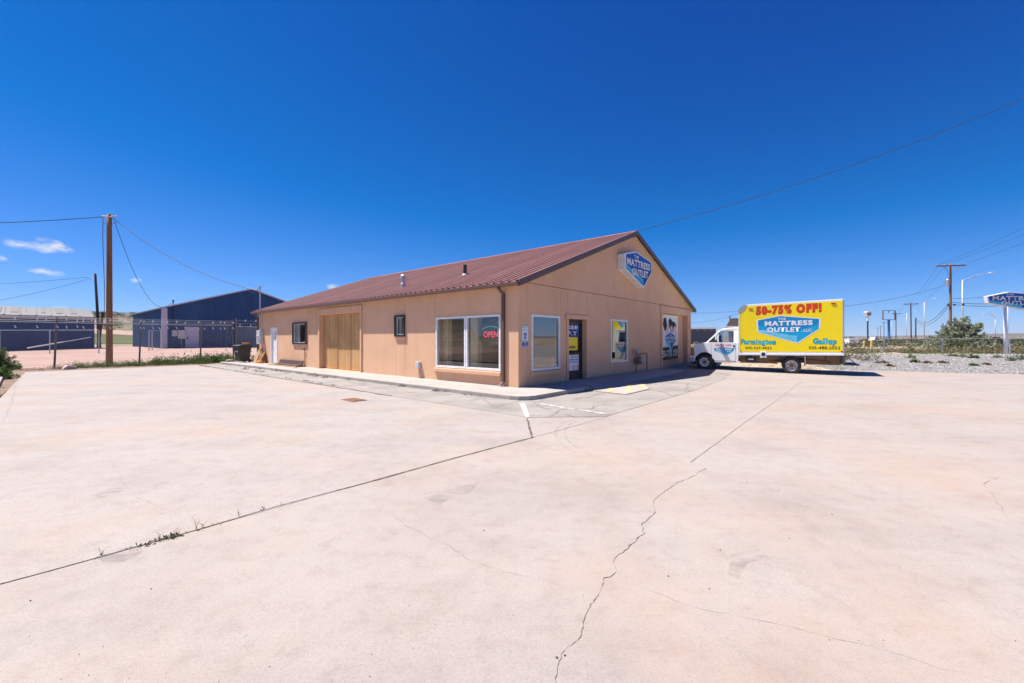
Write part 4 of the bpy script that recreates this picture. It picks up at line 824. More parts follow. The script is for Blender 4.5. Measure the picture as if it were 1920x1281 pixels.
    for sg in (1, -1):
        yb, yt = sg * (CS - .035), sg * (CS - ti - .01)
        MB().add([(4.12, yb, 1.385), (4.79, yb, 1.385), (4.79, yb + (yt - yb) * .78, 1.84), (4.62, yt, 1.95), (4.12, yt, 1.95)], [(0, 1, 2, 3, 4)]).build('side_window', 'glass', cab)
        MB().add([(4.82, yb, 1.385), (5.24, yb, 1.385), (4.84, yb + (yt - yb) * .72, 1.80)], [(0, 1, 2)]).build('quarter_window', 'black', cab)
    d = MB().prism([(4.03, .50), (4.93, .50), (5.05, .62), (5.10, .95), (5.10, 1.372), (4.03, 1.372)], XZ, CS + .0005, CS + .003).build('door_seam', 'print_grey', cab)
    dr = MB().prism([(4.042, .512), (4.925, .512), (5.038, .625), (5.088, .95), (5.088, 1.36), (4.042, 1.36)], XZ, CS + .001, CS + .010).build('door', 'truck_white', cab, bevel=.004)
    boxo('door_handle', 'black', dr, 4.08, 4.15, CS + .010, CS + .028, 1.17, 1.27, .006)
    CP = lambda u, v, q: (3.91 - u, CS + q, v)
    lettering('50-75% OFF!', 'print_red', dr, CP, -1.0, -.30, 1.20, 1.30, .0112, .045)
    emblem(dr, CP, [(-1.06, 1.10), (-.72, 1.17), (-.20, 1.11), (-.21, 1.0), (-.50, .78), (-1.04, .98)], .0108, llc=True, rim=.05, text=False)
    lettering('THE', 'print_white', dr, CP, -.80, -.68, 1.11, 1.145, .0145, .03); lettering('MATTRESS', 'print_white', dr, CP, -.97, -.29, 1.03, 1.10, .0145, .04); lettering('OUTLET, LLC.', 'print_white', dr, CP, -.93, -.30, .95, 1.01, .0145, .03)
    # mirror, seats, wheel
    MB().box(4.80, 4.90, 1.06, 1.24, 1.50, 1.80).build('mirror', 'truck_white', cab, bevel=.03); MB().tube([(4.86, .97, 1.45), (4.86, 1.1, 1.52)], .018, 6).build('mirror_arm', 'black', cab)
    for y in (.45, -.45): MB().prism([(4.10, .75), (4.60, .75), (4.62, .92), (4.30, .94), (4.18, 1.55), (4.05, 1.55)], XZ, y - .25, y + .25).build('seat', 'seat_grey', cab, bevel=.04); 
    boxo('dashboard', 'seat_grey', cab, 4.95, 5.30, -.88, .88, 1.05, 1.33, .04)
    MB().tube([(4.80 + .07 * math.sin(a) * .5, .45 + .19 * math.cos(a), 1.32 + .18 * math.sin(a)) for a in [R(i * 22.5) for i in range(17)]], .016, 6).build('steering_wheel', 'black', cab)
delivery_truck()

# ------------------------------------------------------------------ fences
def chain_link(name, p0, p1, h, label, post_d, base_off=0., lean=0.0, pitch=.075, top_only=False, extra=0.0, wire_r=.0022, post_r=.04, m='galvanised', group=None):
    p0 = Vector(p0); p1 = Vector(p1); L = (p1 - p0).length; dr = (p1 - p0).normalized(); rz = math.atan2(dr.y, dr.x)
    f = thing(name, (p0.x, p0.y, 0), label, 'fence', rz, group)
    zg = lambda u: gz(p0.x + dr.x * u, p0.y + dr.y * u)
    us = post_d
    for i, u in enumerate(us):
        z = zg(u); ln = lean * (random.uniform(-.5, 1))
        MB().tube([(u + ln * .5, 0, z - .1), (u - ln * .5, 0, z + h + extra)], post_r, 8).build('post', 'steel_dark' if m != 'galvanised' else 'galvanised', f)
    n = max(2, int(L / 2.5)); MB().tube([(L * i / n, 0, zg(L * i / n) + h) for i in range(n + 1)], .024, 6).build('top_rail', 'galvanised', f)
    b = MB()
    for sg in (1, -1):
        k = -h
        while k < L + h * 0:
            a0, a1 = (k, k + h)
            u0, u1 = max(0, a0), min(L, a1)
            if u1 > u0:
                t0, t1 = (u0 - a0) / h, (u1 - a0) / h
                z0, z1 = (t0, t1) if sg > 0 else (1 - t0, 1 - t1)
                hh = h - .04
                P = Vector((u0, .035, zg(u0) + .03 + z0 * hh)); Q = Vector((u1, .035, zg(u1) + .03 + z1 * hh))
                b.tube([P, Q], wire_r, 3, False)
            k += pitch
    o = b.build('chain_link_mesh', 'mesh_wire', f); tag(o, kind='stuff')
    return f, dr, zg, L
fx = -25.5
def yard_fence():
    A = W2(fx, -16.5); B = W2(fx, -.06)
    posts = [16.5 - 14.9, 16.5 - 11.8, 16.5 - 8.33, 16.5 - 4.89, 16.5 - 1.87, 16.44]
    f, dr, zg, L = chain_link('yard_fence', A, B, 2.45, 'tall chain-link fence with barbed wire between the lot and the dirt yard', posts, lean=.22, extra=.28, wire_r=.0014, m='dark', post_r=.045)
    for dz, dy in ((.10, -.03), (.20, -.07), (.30, -.11)):
        n = 24; MB().tube([(L * i / n, dy, zg(L * i / n) + 2.45 + dz - .03 * abs(math.sin(i * 1.3))) for i in range(n + 1)], .006, 4).build('barbed_wire', 'galvanised', f)
    tie = None
    for i in range(44):
        u = .3 + i * L / 44 + random.uniform(-.12, .12)
        for row, z in ((0, 2.62), (1, 2.22)):
            if random.random() < .12: continue
            if tie is None: tie = MB().prism([(-.02, -.07), (.02, -.07), (.02, .07), (-.02, .07)], lambda a, c, t: (a, t, c), -.006, .006).build('wire_tie', 'white_paint', f); o = tie
            else: o = inst(tie, 'wire_tie', f, (0, 0, 0))
            o.location = (u, -.08, zg(u) + z + random.uniform(-.03, .03)); o.rotation_euler = (0, random.uniform(.1, .7) * (1 if row == 0 else -1), random.uniform(-.4, .4))
    # gate between fence and store
    g = thing('yard_gate', (*W2(fx, .12), 0), 'narrow chain-link gate with barbed top next to the store corner', 'gate', TH + R(90))
    z = gz(*W2(fx, 1))
    for u in (0, 2.35): MB().tube([(u, 0, z - .1), (u, 0, z + 2.9)], .055, 8).build('gate_post', 'steel_dark', g)
    MB().tube([(2.75, 0, z - .1), (2.75, 0, z + 2.5)], .05, 8).build('gate_post', 'steel_dark', g)
    for zz in (.25, .85, 2.35): MB().tube([(.06, 0, z + zz), (2.3, 0, z + zz)], .022, 6).build('gate_rail', 'galvanised', g)
    b = MB(); k = -2.2
    while k < 2.3:
        for sg in (1, -1):
            u0, u1 = max(.05, k), min(2.3, k + 2.1)
            if u1 > u0:
                t0, t1 = (u0 - k) / 2.1, (u1 - k) / 2.1
                z0, z1 = (t0, t1) if sg > 0 else (1 - t0, 1 - t1); b.tube([(u0, .02, z + .25 + z0 * 2.1), (u1, .02, z + .25 + z1 * 2.1)], .0022, 3, False)
        k += .075
    tag(b.build('chain_link_mesh', 'mesh_wire', g), kind='stuff')
    for i in range(7): o = inst(tie, 'wire_tie', g, (.25 + i * .33, 0, z + 2.42 + .35 * (i % 2)), (0, .3, 0))
    for dz in (2.55, 2.75): MB().tube([(.05, 0, z + dz), (2.3, 0, z + dz)], .006, 4).build('barbed_wire', 'galvanised', g)
yard_fence()
# farther fence in front of the blue shed, and the low fence along the right verge
def far_fences():
    d0, d1 = 35.5, 36.5
    chain_link('inner_fence', (at(-120, d0), d0), (at(186, d1), d1), 2.0, 'lower chain-link fence running in front of the long blue shed', [1.0 + i * 3.95 for i in range(4)], pitch=.11, wire_r=.0011)
    chain_link('side_fence', (at(279, 40.0), 40.0), (at(303, 43.5), 43.5), 1.9, 'short chain-link panel beside the corner of the blue warehouse', [0.05, .95, 3.6], pitch=.11, wire_r=.0011)
    chain_link('verge_fence', (at(1520, 34.4), 34.4), (at(2060, 33.4), 33.4), 1.12, 'low chain-link fence behind the gravel and weeds on the right', [1.4, 5.8, 10.35, 15.5, 20.0], pitch=.09, wire_r=.0007, post_r=.055)
far_fences()

# ------------------------------------------------------------------ blue buildings
def siding(parent, fn, u0, u1, v0, vtop, pw=.9, name='siding_sheet', m='blue_siding'):
    """ribbed wall sheets, each its own part; vtop(u) is the roof line"""
    n = max(1, round((u1 - u0) / pw)); w = (u1 - u0) / n
    for i in range(n):
        a = u0 + i * w; b = MB(); pr = []
        for k in range(3): pr += [(k * w / 3, 0), (k * w / 3 + w * .20, 0), (k * w / 3 + w * .24, .03), (k * w / 3 + w * .30, .03)]
        pr.append((w, 0))
        for x, h in pr: b.v += [fn(a + x, v0, h), fn(a + x, vtop(a + x), h)]
        for j in range(len(pr) - 1): b.f.append((2 * j, 2 * j + 2, 2 * j + 3, 2 * j + 1))
        b.build(name, m, parent)
def warehouse():
    d0 = 44.0; x0 = at(304, d0); hw = .1893 * d0; ze = zat(578, d0); zr = zat(543, d0 * 1.1439); Lw = 18
    z0 = .5
    w = thing('blue_warehouse', (x0, d0, 0), 'dark blue metal warehouse with pale door behind the fence', 'building', TH)
    # here x is out of the gable front, y along it, as with the store
    vt = lambda u: ze + (zr - ze) * (1 - abs(u - hw) / hw)
    fr = lambda u, v, t: (t, u, v); sdn = lambda u, v, t: (u, -t, v)
    MB().prism([(0.02, 0), (2 * hw - .02, 0), (2 * hw - .02, ze - .05), (hw, zr - .05), (.02, ze - .05)], fr, -Lw + .05, -.04).build('core', 'blue_siding', w)
    siding(w, fr, .38, 2 * hw, z0 - .3, lambda u: vt(u) - .02); siding(w, sdn, -Lw, 0, z0 - .3, lambda u: ze - .03, 1.5)
    boxo('corner_trim', 'trim_lilac', w, -.05, .07, -.06, .42, 0, ze)
    sl = [(-.25, ze - (zr - ze) / hw * .25), (hw, zr), (2 * hw + .25, ze - (zr - ze) / hw * .25)]
    MB().prism([(u, v) for u, v in sl] + [(u, v + .12) for u, v in sl[::-1]], fr, -Lw - .1, .12).build('roof', 'roof_silver', w)
    for a, b in ((sl[0], sl[1]), (sl[1], sl[2])): MB().prism([a, b, (b[0], b[1] + .14), (a[0], a[1] + .14)], fr, .122, .17).build('rake_trim', 'trim_lilac', w)
    # door: pixels 348-371 on the front
    def uy(px): k = (px - CX) / F_PX; return (k * d0 - x0) / (EY.x - k * EY.y)
    a, b = uy(348.5), uy(371.5); zb = gz(x0 + EY.x * a, d0 + EY.y * a)
    dd = boxo('door', 'door_lilac', w, .035, .08, a, b, zb, zb + 2.2); boxo('door_frame', 'trim_lilac', w, .032, .06, a - .08, b + .08, zb, zb + 2.3); boxo('door_lock', 'black', dd, .08, .11, a + .1, a + .18, zb + .95, zb + 1.2)
    a = uy(322); boxo('meter_box', 'grey_plastic', w, .035, .2, a, a + .45, zb + 1.25, zb + 1.9); boxo('meter_box', 'galvanised', w, .035, .25, a + .5, a + 1.1, zb + 1.0, zb + 1.9); MB().tube([(.08, a + .8, zb), (.08, a + .8, zb + 1.0)], .03, 6).build('conduit', 'grey_plastic', w)
    MB().tube([(.10, a + .1, zb + 1.9), (.10, a + .1, vt(a) + .55)], .045, 8).build('mast', 'black', w); MB().lathe([(.05, 0), (.10, .06), (.08, .16), (0, .18)], (.10, a + .1, vt(a) + .5), 'z', 10).build('weatherhead', 'black', w)
    p = Vector((x0, d0)) + EX * .1 + EY * (a + .1); return (p.x, p.y, vt(a) + .6), None
mast_top, _ = warehouse()
def shed():
    d1 = 44.0; b = Vector((at(176.5, d1), d1)); a = b - EY * 15.0; dr = (b - a).normalized(); L = (b - a).length
    s = thing('blue_shed', (a.x, a.y, 0), 'long low blue metal shed with patched silver roof at far left', 'building', math.atan2(dr.y, dr.x))
    zt = zat(594, d1); z0 = .1; fn = lambda u, v, t: (u, -t, v)
    MB().box(0, L, .05, 7.5, 0, zt - .05).build('core', 'blue_siding', s); siding(s, fn, 0, L, z0, lambda u: zt - .35, 1.2)
    boxo('eave_band', 'dark_building', s, 0, L + .02, -.10, .04, zt - .52, zt - .30); boxo('eave_band', 'trim_lilac', s, 0, L + .02, -.08, .04, zt - .29, zt - .12)
    # sloping roof sheets
    n = 15; w = L / n; zr = zt + .95
    for i in range(n):
        k = MB(); k.prism([(-.35, zt - .1), (3.9, zr - .05), (3.9, zr - .01), (-.35, zt - .05)], lambda u, v, t: (t, u, v), i * w + .02, (i + 1) * w - .02); k.build('roof_sheet', 'roof_silver', s)
        if i % 2 == 0 or i > 8: MB().prism([(.9, zt + .255), (3.5, zr - .055), (3.5, zr - .02), (.9, zt + .285)], lambda u, v, t: (t, u, v), i * w + .35, (i + 1) * w - .1 - random.uniform(0, .6)).build('roof_patch', 'roof_patch', s)
        MB().prism([(-.3, zt - .04), (3.85, zr + .0), (3.85, zr + .05), (-.3, zt + .01)], lambda u, v, t: (t, u, v), (i + 1) * w - .09, (i + 1) * w + .0).build('roof_batten', 'steel_dark', s)
    MB().prism([(3.9, zr - .05), (7.9, zt - .1), (7.9, zt - .05), (3.9, zr - .01)], lambda u, v, t: (t, u, v), 0, L).build('roof_back', 'roof_silver', s)
    MB().prism([(0, 0), (7.5, 0), (7.5, zt - .1), (3.9, zr - .06), (0, zt - .1)], lambda u, v, t: (t, u, v), L - .04, L + .03).build('gable_end', 'blue_siding', s)
    MB().tube([(L - 4.6, -2.2, gz(-40, 43) + .15), (L - .3, -.6, 1.75)], .06, 6).build('prop_pole', 'white_paint', s)
shed()

# ------------------------------------------------------------------ poles, lamps and wires
def wpole(name, px, d, ytop, label, r0=.15, r1=.11, mat='wood_pole', lean=0, group=None, arms=(), cat='utility pole', sunk=.3):
    x = at(px, d); z = gz(x, d); h = zat(ytop, d) - z
    p = thing(name, (x, d, z), label, cat, 0, group)
    n = 10; MB().tube([(lean * i / n, 0, -sunk + (h + sunk) * i / n) for i in range(n + 1)], [r0 + (r1 - r0) * i / n for i in range(n + 1)], 14).build('pole', mat, p, smooth=True)
    return p, x, z, h
def wires(name, pts_list, r, label, m='wire', group=None):
    """one hanging wire through given end points with sag"""
    b = MB()
    for a, c, sag in pts_list:
        a = Vector(a); c = Vector(c); n = 22
        b.tube([a.lerp(c, i / n) - Vector((0, 0, sag * 4 * (i / n) * (1 - i / n))) for i in range(n + 1)], r, 5)
    o = b.build(name, m); return tag(o, label, 'wire', group)
np_, nx, nz, nh = wpole('utility_pole', 205, 26.5, 402, 'thick reddish-brown wooden pole standing just behind the near fence', .175, .125, sunk=.2)
MB().tube([(-.35, -.1, nh - .12), (.35, -.1, nh - .2)], .03, 6).build('bracket', 'galvanised', np_)
for x in (-.3, .28, .5): MB().lathe([(.03, -.08), (.06, -.04), (.04, 0), (.06, .04), (.03, .08)], (x, -.1, nh - .18), 'z', 8).build('insulator', 'insulator', np_)
MB().tube([(-.35, -.1, nh - .1), (-.15, -.25, nh - .55), (.2, -.25, nh - .75), (.6, -.12, nh - .55)], .012, 5).build('jumper_wire', 'wire', np_)
MB().tube([(-.4, .0, nh - .1), (-.42, .0, nh - 1.5), (-.6, .3, nh - 4.5), (-.9, .6, nh - 6.7)], .016, 5).build('dangling_cable', 'wire', np_)
dp, dx, dz, dh = wpole('utility_pole', 187, 46.0, 513, 'dark leaning wooden pole beside the right end of the blue shed', .15, .10, 'wood_dark', lean=-.5)
MB().tube([(-1.2, 0, dh - .25), (-.5, 0, dh - .75)], .02, 5).build('bracket', 'galvanised', dp); MB().tube([(.55, -.2, 3.9), (-.1, -.1, 0)], .12, 8).build('brace_timber', 'wood_dark', dp)
top = (nx, 26.4, nz + nh - .3)
e_mast = W2(-21.25, -.62)
wires('service_wire', [((top[0] + .5, top[1], top[2] - .1), (e_mast[0], e_mast[1], 4.72), .55)], .017, 'dark service wire from the thick wooden pole to the store mast')
wires('service_wire', [((top[0] + .35, top[1], top[2] + .05), mast_top, 2.6)], .016, 'slack black wire sagging from the thick pole to the blue warehouse')
wires('overhead_wire', [((top[0] - .4, top[1], top[2] + .1), (at(-420, 27), 27, zat(418, 27)), .3)], .022, 'twisted wire leaving the thick wooden pole to the left')
wires('overhead_wire', [((dx - 1.1, 46, dz + dh - .4), (at(-500, 46), 46, zat(545, 46)), .5)], .016, 'upper thin wire running left from the dark leaning pole'); wires('overhead_wire', [((dx - .9, 46, dz + dh - .5), (at(-300, 38), 38, zat(592, 38)), .9)], .016, 'lower thin wire running left from the dark leaning pole')
# right: line of crossarm poles along the highway
def tpole(px, d, ytop, label, arm=1.8, tilt=0, group='wooden crossarm poles along the highway'):
    p, x, z, h = wpole('utility_pole', px, d, ytop, label, .17, .12, 'wood_pole' if d < 90 else 'wood_dark', group=group)
    MB().add(*(lambda a: (a.v, a.f))(MB().box(-arm, arm, -.17, -.05, h - .42, h - .26))).build('crossarm', 'wood_pole' if d < 90 else 'wood_dark', p)
    for s_ in (-1, 1): MB().tube([(s_ * arm * .55, -.17, h - .40), (0, -.19, h - 1.25)], .025, 5).build('arm_brace', 'steel_dark', p)
    for u in (-arm + .1, -arm * .45, arm * .45, arm - .1): MB().lathe([(.03, 0), (.055, .05), (.03, .09), (.05, .13), (0, .17)], (u, -.11, h - .26), 'z', 8).build('insulator', 'insulator', p)
    p.rotation_euler = (0, tilt, R(-12)); return p, x, z, h
tp, tx, tz_, th_ = tpole(1782, 58, 494, 'tallest crossarm pole, rising out of the silvery bush on the right', 1.72)
MB().lathe([(0, -.5), (.24, -.48), (.25, .3), (.2, .4), (0, .42)], (-.38, -.1, th_ - 2.6), 'z', 14).build('transformer', 'grey_metal', tp, smooth=False); MB().tube([(-.38, -.1, th_ - 2.1), (-.3, -.1, th_ - 1.4), (-.8, -.1, th_ - .4)], .015, 5).build('jumper_wire', 'wire', tp)
for x in (-.32, .4, 1.4): MB().lathe([(0, -.16), (.12, -.1), (.12, .1), (0, .16)], (x if x < 1 else x, -.1, th_ - 5.75), 'z', 10).build('splice_drum', 'black', tp)
t2 = tpole(1708.5, 118, 568, 'second crossarm pole from the silvery bush, leaning slightly', 1.75, R(-.5)); t3 = tpole(1680, 172, 587, 'third crossarm pole, right beside the empty sign frame', 1.75)
t4 = tpole(1657.5, 250, 604, 'thin distant crossarm pole directly left of the blue sign post', 1.4); t5 = tpole(1651, 330, 611, 'smaller of two far poles left of the blue sign post', 1.4); t6 = tpole(1646, 400, 615, 'farthest tiny pole on the highway left of the sign post', 1.4)
sp, sx, sz_, sh_ = wpole('wooden_post', 1717, 112, 596, 'short bare wooden post with a cable just right of a crossarm pole', .16, .14, 'wood_dark', cat='post')
def span(a, b, fa, fb, sag, r, label, group='power lines along the highway'):
    wires('overhead_wire', [(fa, fb, sag)], r, label, group=group)
T1 = (tx, 58, tz_ + th_); T2 = (t2[1], 118, t2[2] + t2[3]); T3 = (t3[1], 172, t3[2] + t3[3])
OUT = lambda py, px=2150, d=30: (at(px, d), d, zat(py, d))
for k, (u, yo) in enumerate(((-1.6, 318), (-.7, 338), (1.6, 362))):
    ORD = ('upper', 'middle', 'lower')[k]
    span(None, None, (T1[0] + u, 58, T1[2] - .15), OUT(yo), .25, .014, ORD + ' of three thin wires rising right from the tallest pole')
    span(None, None, (T1[0] + u, 58, T1[2] - .15), (T2[0] + u, 118, T2[2] - .15), .8, .014, ORD + ' thin wire between the two nearest crossarm poles'); span(None, None, (T2[0] + u, 118, T2[2] - .15), (T3[0] + u, 172, T3[2] - .15), .8, .016, ORD + ' thin wire between the second and third crossarm poles')
for k, (z, yo, r, sag) in enumerate(((-4.9, 505, .022, .5), (-5.35, 520, .034, .9), (-5.65, 526, .034, .9))):
    ORD = ('upper', 'middle', 'lowest')[k]
    span(None, None, (T1[0], 57.9, T1[2] + z), OUT(yo), sag, r, ORD + ' thick communication cable right of the tallest pole', 'cables on the tallest pole')
span(None, None, (T1[0], 58, T1[2] - 5.2), (sx, 112, sz_ + sh_ - .1), 2.0, .034, 'thick cable sagging from the tallest pole to the short post'); span(None, None, (T1[0], 58, T1[2] - 5.6), (sx, 112, sz_ + sh_ - .4), 2.2, .034, 'second thick cable sagging beneath the first to the short post')
rp = Vector((*W2(.1, RIDGE_Y), RIDGE_Z + .05))
wires('service_wire', [((T1[0] - .3, 58, T1[2] - 2.9), (at(1390, 40), 40, zat(583, 40)), 1.0)], .018, 'straight wire from the tallest pole passing behind the truck')
wires('service_wire', [(tuple(rp), (at(2100, 17.5), 17.5, zat(104, 17.5)), .55)], .014, 'long wire climbing right from the store ridge across the sky')
wires('overhead_wire', [((at(1180, 70), 70, zat(584, 70)), (at(1420, 70), 70, zat(580, 70)), .5)], .018, 'upper wire crossing the gap between store and truck'); wires('overhead_wire', [((at(1200, 80), 80, zat(592, 80)), (at(1385, 80), 80, zat(588, 80)), 1.6)], .018, 'sagging lower wire in the gap between store and truck')
def lamp(px, d, ytop, arm_px, arm_py, label):
    x = at(px, d); z = gz(x, d); h = zat(ytop, d) - z
    p = thing('street_lamp', (x, d, z), label, 'street lamp', 0, 'highway street lamps')
    MB().tube([(0, 0, -.2), (0, 0, h)], [.11, .065], 10).build('mast', 'lamp_steel', p, smooth=True)
    ax = at(arm_px, d) - x; az = zat(arm_py, d) - z; n = 8
    MB().tube([(ax * i / n, 0, h - .1 + (az - h + .1) * math.sin(i / n * math.pi / 2)) for i in range(n + 1)], .032, 6).build('arm', 'lamp_steel', p); MB().tube([(0, 0, h - .55), (ax * .5, 0, h + (az - h) * .55)], .035, 6).build('arm_stay', 'white_paint', p)
    s_ = 1 if ax > 0 else -1
    MB().prism([(ax * .97, az - .03), (ax + s_ * .75, az - .01), (ax + s_ * .8, az + .06), (ax + s_ * .3, az + .14), (ax * .97, az + .06)], lambda u, v, t: (u, t, v), -.15, .15).build('lamp_head', 'white_paint', p, bevel=.02)
lamp(1804.5, 62, 525, 1856, 512, 'tall street lamp beside the tallest pole, arm reaching right'); lamp(1733, 108, 567, 1752, 560, 'street lamp standing between the bush and the short wooden post'); lamp(1700, 160, 588, 1715, 583.5, 'small street lamp left of the second crossarm pole')
lamp(1866, 105, 592, 1849, 588, 'street lamp right of the bush with its arm pointing left'); lamp(1671, 235, 603, 1682, 599, 'tiny far street lamp behind the empty sign frame')

# ------------------------------------------------------------------ signs on the right
def pole_sign():
    d = 30.0; x = at(1886, d); z = gz(x, d)
    s = thing('pole_sign', (x, d, z), 'tall white pole carrying a blue six-sided shop sign at the right edge', 'sign', 0)
    zb = zat(577, d) - z
    MB().tube([(0, 0, -.2), (0, 0, zb + .35)], .115, 16).build('pole', 'white_paint', s, smooth=True); MB().tube([(.38, .05, -.1), (.38, .05, .75)], .04, 8).build('conduit', 'white_paint', s)
    X = lambda px: at(px, d) - x; Z = lambda py: zat(py, d) - z
    pts = [(X(1847), Z(556)), (X(1889), Z(547.5)), (X(1952), Z(553)), (X(1951), Z(566)), (X(1914), Z(581)), (X(1850), Z(569))]
    fn = lambda u, v, t: (u, -t - u * .0, v)
    MB().prism(pts, fn, -.12, .12).build('cabinet', 'white_paint', s, bevel=.02)
    cx = sum(p[0] for p in pts) / 6; cy = sum(p[1] for p in pts) / 6; inn = [(cx + (u - cx) * .95, cy + (v - cy) * .86) for u, v in pts]
    f = MB().flat(inn, fn, .124).build('face', 'print_blue', s); lt, ap, rt, rb, lo, lb = inn
    MB().flat([(lt[0] + .02, lb[1] + .18), (X(1913), Z(572.5)), lo, lb], fn, .127).build('face_band', 'print_light', f); MB().flat([(X(1913), Z(572.5)), (rb[0], rb[1] + .2), rb, lo], fn, .129).build('face_band', 'print_navy', f)
    lettering('THE', 'print_cream', f, fn, X(1882), X(1897), Z(554.2), Z(550.6), .133, .02); lettering('MATTRESS', 'print_cream', f, fn, X(1857), X(1943), Z(563.8), Z(555.5), .133, .045); lettering('OUTLET', 'print_cream', f, fn, X(1873), X(1934), Z(572), Z(564.8), .133, .045)
pole_sign()
def far_things():
    d = 75; x = at(1666.5, d); z = gz(x, d); s = thing('empty_sign_frame', (x, d, z), 'empty square sign frame on a bright blue post', 'sign frame')
    MB().tube([(0, 0, -.2), (0, 0, zat(600, d) - z)], .19, 12).build('post', 'blue_post', s); a, b = at(1655, d) - x, at(1678.5, d) - x; zt, zb = zat(582, d) - z, zat(600, d) - z
    m = MB()
    for u0, u1, v0, v1 in ((a, b, zt - .08, zt), (a, b, zb, zb + .08), (a, a + .08, zb + .08, zt - .08), (b - .08, b, zb + .08, zt - .08)): m.box(u0, u1, -.1, .1, v0, v1)
    m.build('frame', 'steel_dark', s); boxo('hanger', 'steel_dark', s, -.03, .03, -.05, .05, zt - .5, zt - .081)
    d = 72; x = at(1627, d); z = gz(x, d); s = thing('nest_box_pole', (x, d, z), 'black pole topped by a white-capped brown box right of the truck', 'pole'); h = zat(592, d) - z
    MB().tube([(0, 0, -.2), (0, 0, h - .9)], .11, 10).build('pole', 'black', s); MB().tube([(0, 0, h - .9), (0, 0, h)], .14, 10).build('neck', 'white_paint', s)
    boxo('box', 'house_tan', s, -.34, .34, -.3, .3, h, h + .5); boxo('cap', 'white_paint', s, -.40, .40, -.36, .36, h + .502, h + .72, .03); 
    for k in (-.2, .2): boxo('opening', 'black', s, k - .08, k + .08, -.31, -.301, h + .15, h + .35)
    # white tank trailer behind the truck's tail
    d = 66; x = at(1591, d); z = gz(x, d); t = thing('white_trailer', (x, d, z), 'low white trailer parked beyond the tail of the box truck', 'trailer')
    boxo('body', 'white_paint', t, -.85, .75, -1.2, 1.2, .35, 1.15, .08)
    for u in (-.4, .3): MB().lathe([(0, -.1), (.3, -.1), (.3, .1), (0, .1)], (u, -1.0, .3), 'y', 12).build('wheel', 'rubber', t)
    MB().tube([(-.85, 0, .6), (-1.3, 0, 1.6)], .04, 6).build('jack', 'grey_metal', t)
    d = 110; x = at(1641, d); z = gz(x, d); t = thing('pickup_truck', (x, d, z), 'tiny white pickup on the road left of the blue sign post', 'pickup')
    boxo('body', 'white_paint', t, -1.5, 1.3, -.9, .9, .45, 1.0, .06); MB().prism([(-.9, 1.0), (.3, 1.0), (.05, 1.6), (-.7, 1.6)], lambda u, v, q: (u, q, v), -.8, .8).build('cab', 'white_paint', t, bevel=.04); MB().prism([(-.8, 1.06), (.2, 1.06), (.02, 1.5), (-.68, 1.5)], lambda u, v, q: (u, q, v), -.815, -.805).build('window', 'black', t)
    for u in (-.95, .8): MB().lathe([(0, -.1), (.36, -.1), (.36, .1), (0, .1)], (u, -.85, .36), 'y', 12).build('wheel', 'rubber', t)
    for px, d, h, lab in ((1620, 50, .85, 'left yellow bollard in the scrub beyond the truck'), (1634, 50, .95, 'right yellow bollard in the scrub beyond the truck')):
        x = at(px, d); o = MB().lathe([(.11, -.1), (.11, h - .05), (.07, h), (0, h + .01)], (0, 0, 0), 'z', 12).build('bollard', 'bollard_yellow'); o.location = (x, d, gz(x, d)); tag(o, lab, 'bollard', 'yellow bollards')
    # dark car behind the bush
    d = 70; x = at(1856, d); z = gz(x, d); c = thing('dark_car', (x, d, z), 'black car half hidden at the right side of the silvery bush', 'car')
    MB().prism([(-2.0, .35), (2.0, .35), (2.05, .75), (1.2, .95), (.7, 1.4), (-.9, 1.45), (-1.6, .95), (-2.05, .85)], lambda u, v, q: (u, q, v), -.85, .85).build('body', 'black', c, bevel=.08)
    for u in (-1.2, 1.2): MB().lathe([(0, -.1), (.33, -.1), (.33, .1), (0, .1)], (u, -.8, .33), 'y', 12).build('wheel', 'rubber', c)
    # tan house roof over the cab and a long dark building between store and truck
    d = 48; x = at(1389, d); z = gz(x, d); h = thing('tan_house', (x, d, z), 'tan gabled house seen above the cab of the truck', 'house', -math.atan2(x, d) * .9)
    zt = zat(597, d) - z; ze = zat(612, d) - z
    boxo('wall', 'house_tan', h, -1.25, 6, 0, 5, 0, ze); MB().prism([(-1.5, ze - .05), (-1.05, zt), (6.2, zt), (6.4, ze - .05)], lambda u, v, t: (u, t, v), -.3, 5.3).build('roof', 'roof_patch', h); boxo('eave_board', 'white_paint', h, -1.55, 6.4, -.36, -.302, ze - .12, ze - .0); MB().tube([(-1.1, .6, zt - .3), (-1.1, .6, zt + .35)], .05, 8).build('vent_pipe', 'black', h)
    boxo('vent', 'black', h, -.35, .0, -.02, 0, ze - .45, ze - .2)
    d = 92; x = at(1270, d); z = gz(x, d); b = thing('dark_depot', (x, d, z), 'long dark depot with a white roof edge between store and truck', 'building', -math.atan2(x, d) * .8); L = at(1336, d) - x
    boxo('wall', 'dark_building', b, 0, L, 0, 9, -.3, zat(617.5, d) - z); boxo('roof_edge', 'white_paint', b, -.1, L + .1, -.3, 9.3, zat(617.4, d) - z, zat(614.5, d) - z)
    for i in range(5): boxo('window', 'chrome_grey', b, 1.2 + i * 1.35, 1.6 + i * 1.35, -.03, -.005, zat(620.5, d) - z, zat(619.3, d) - z)
far_things()

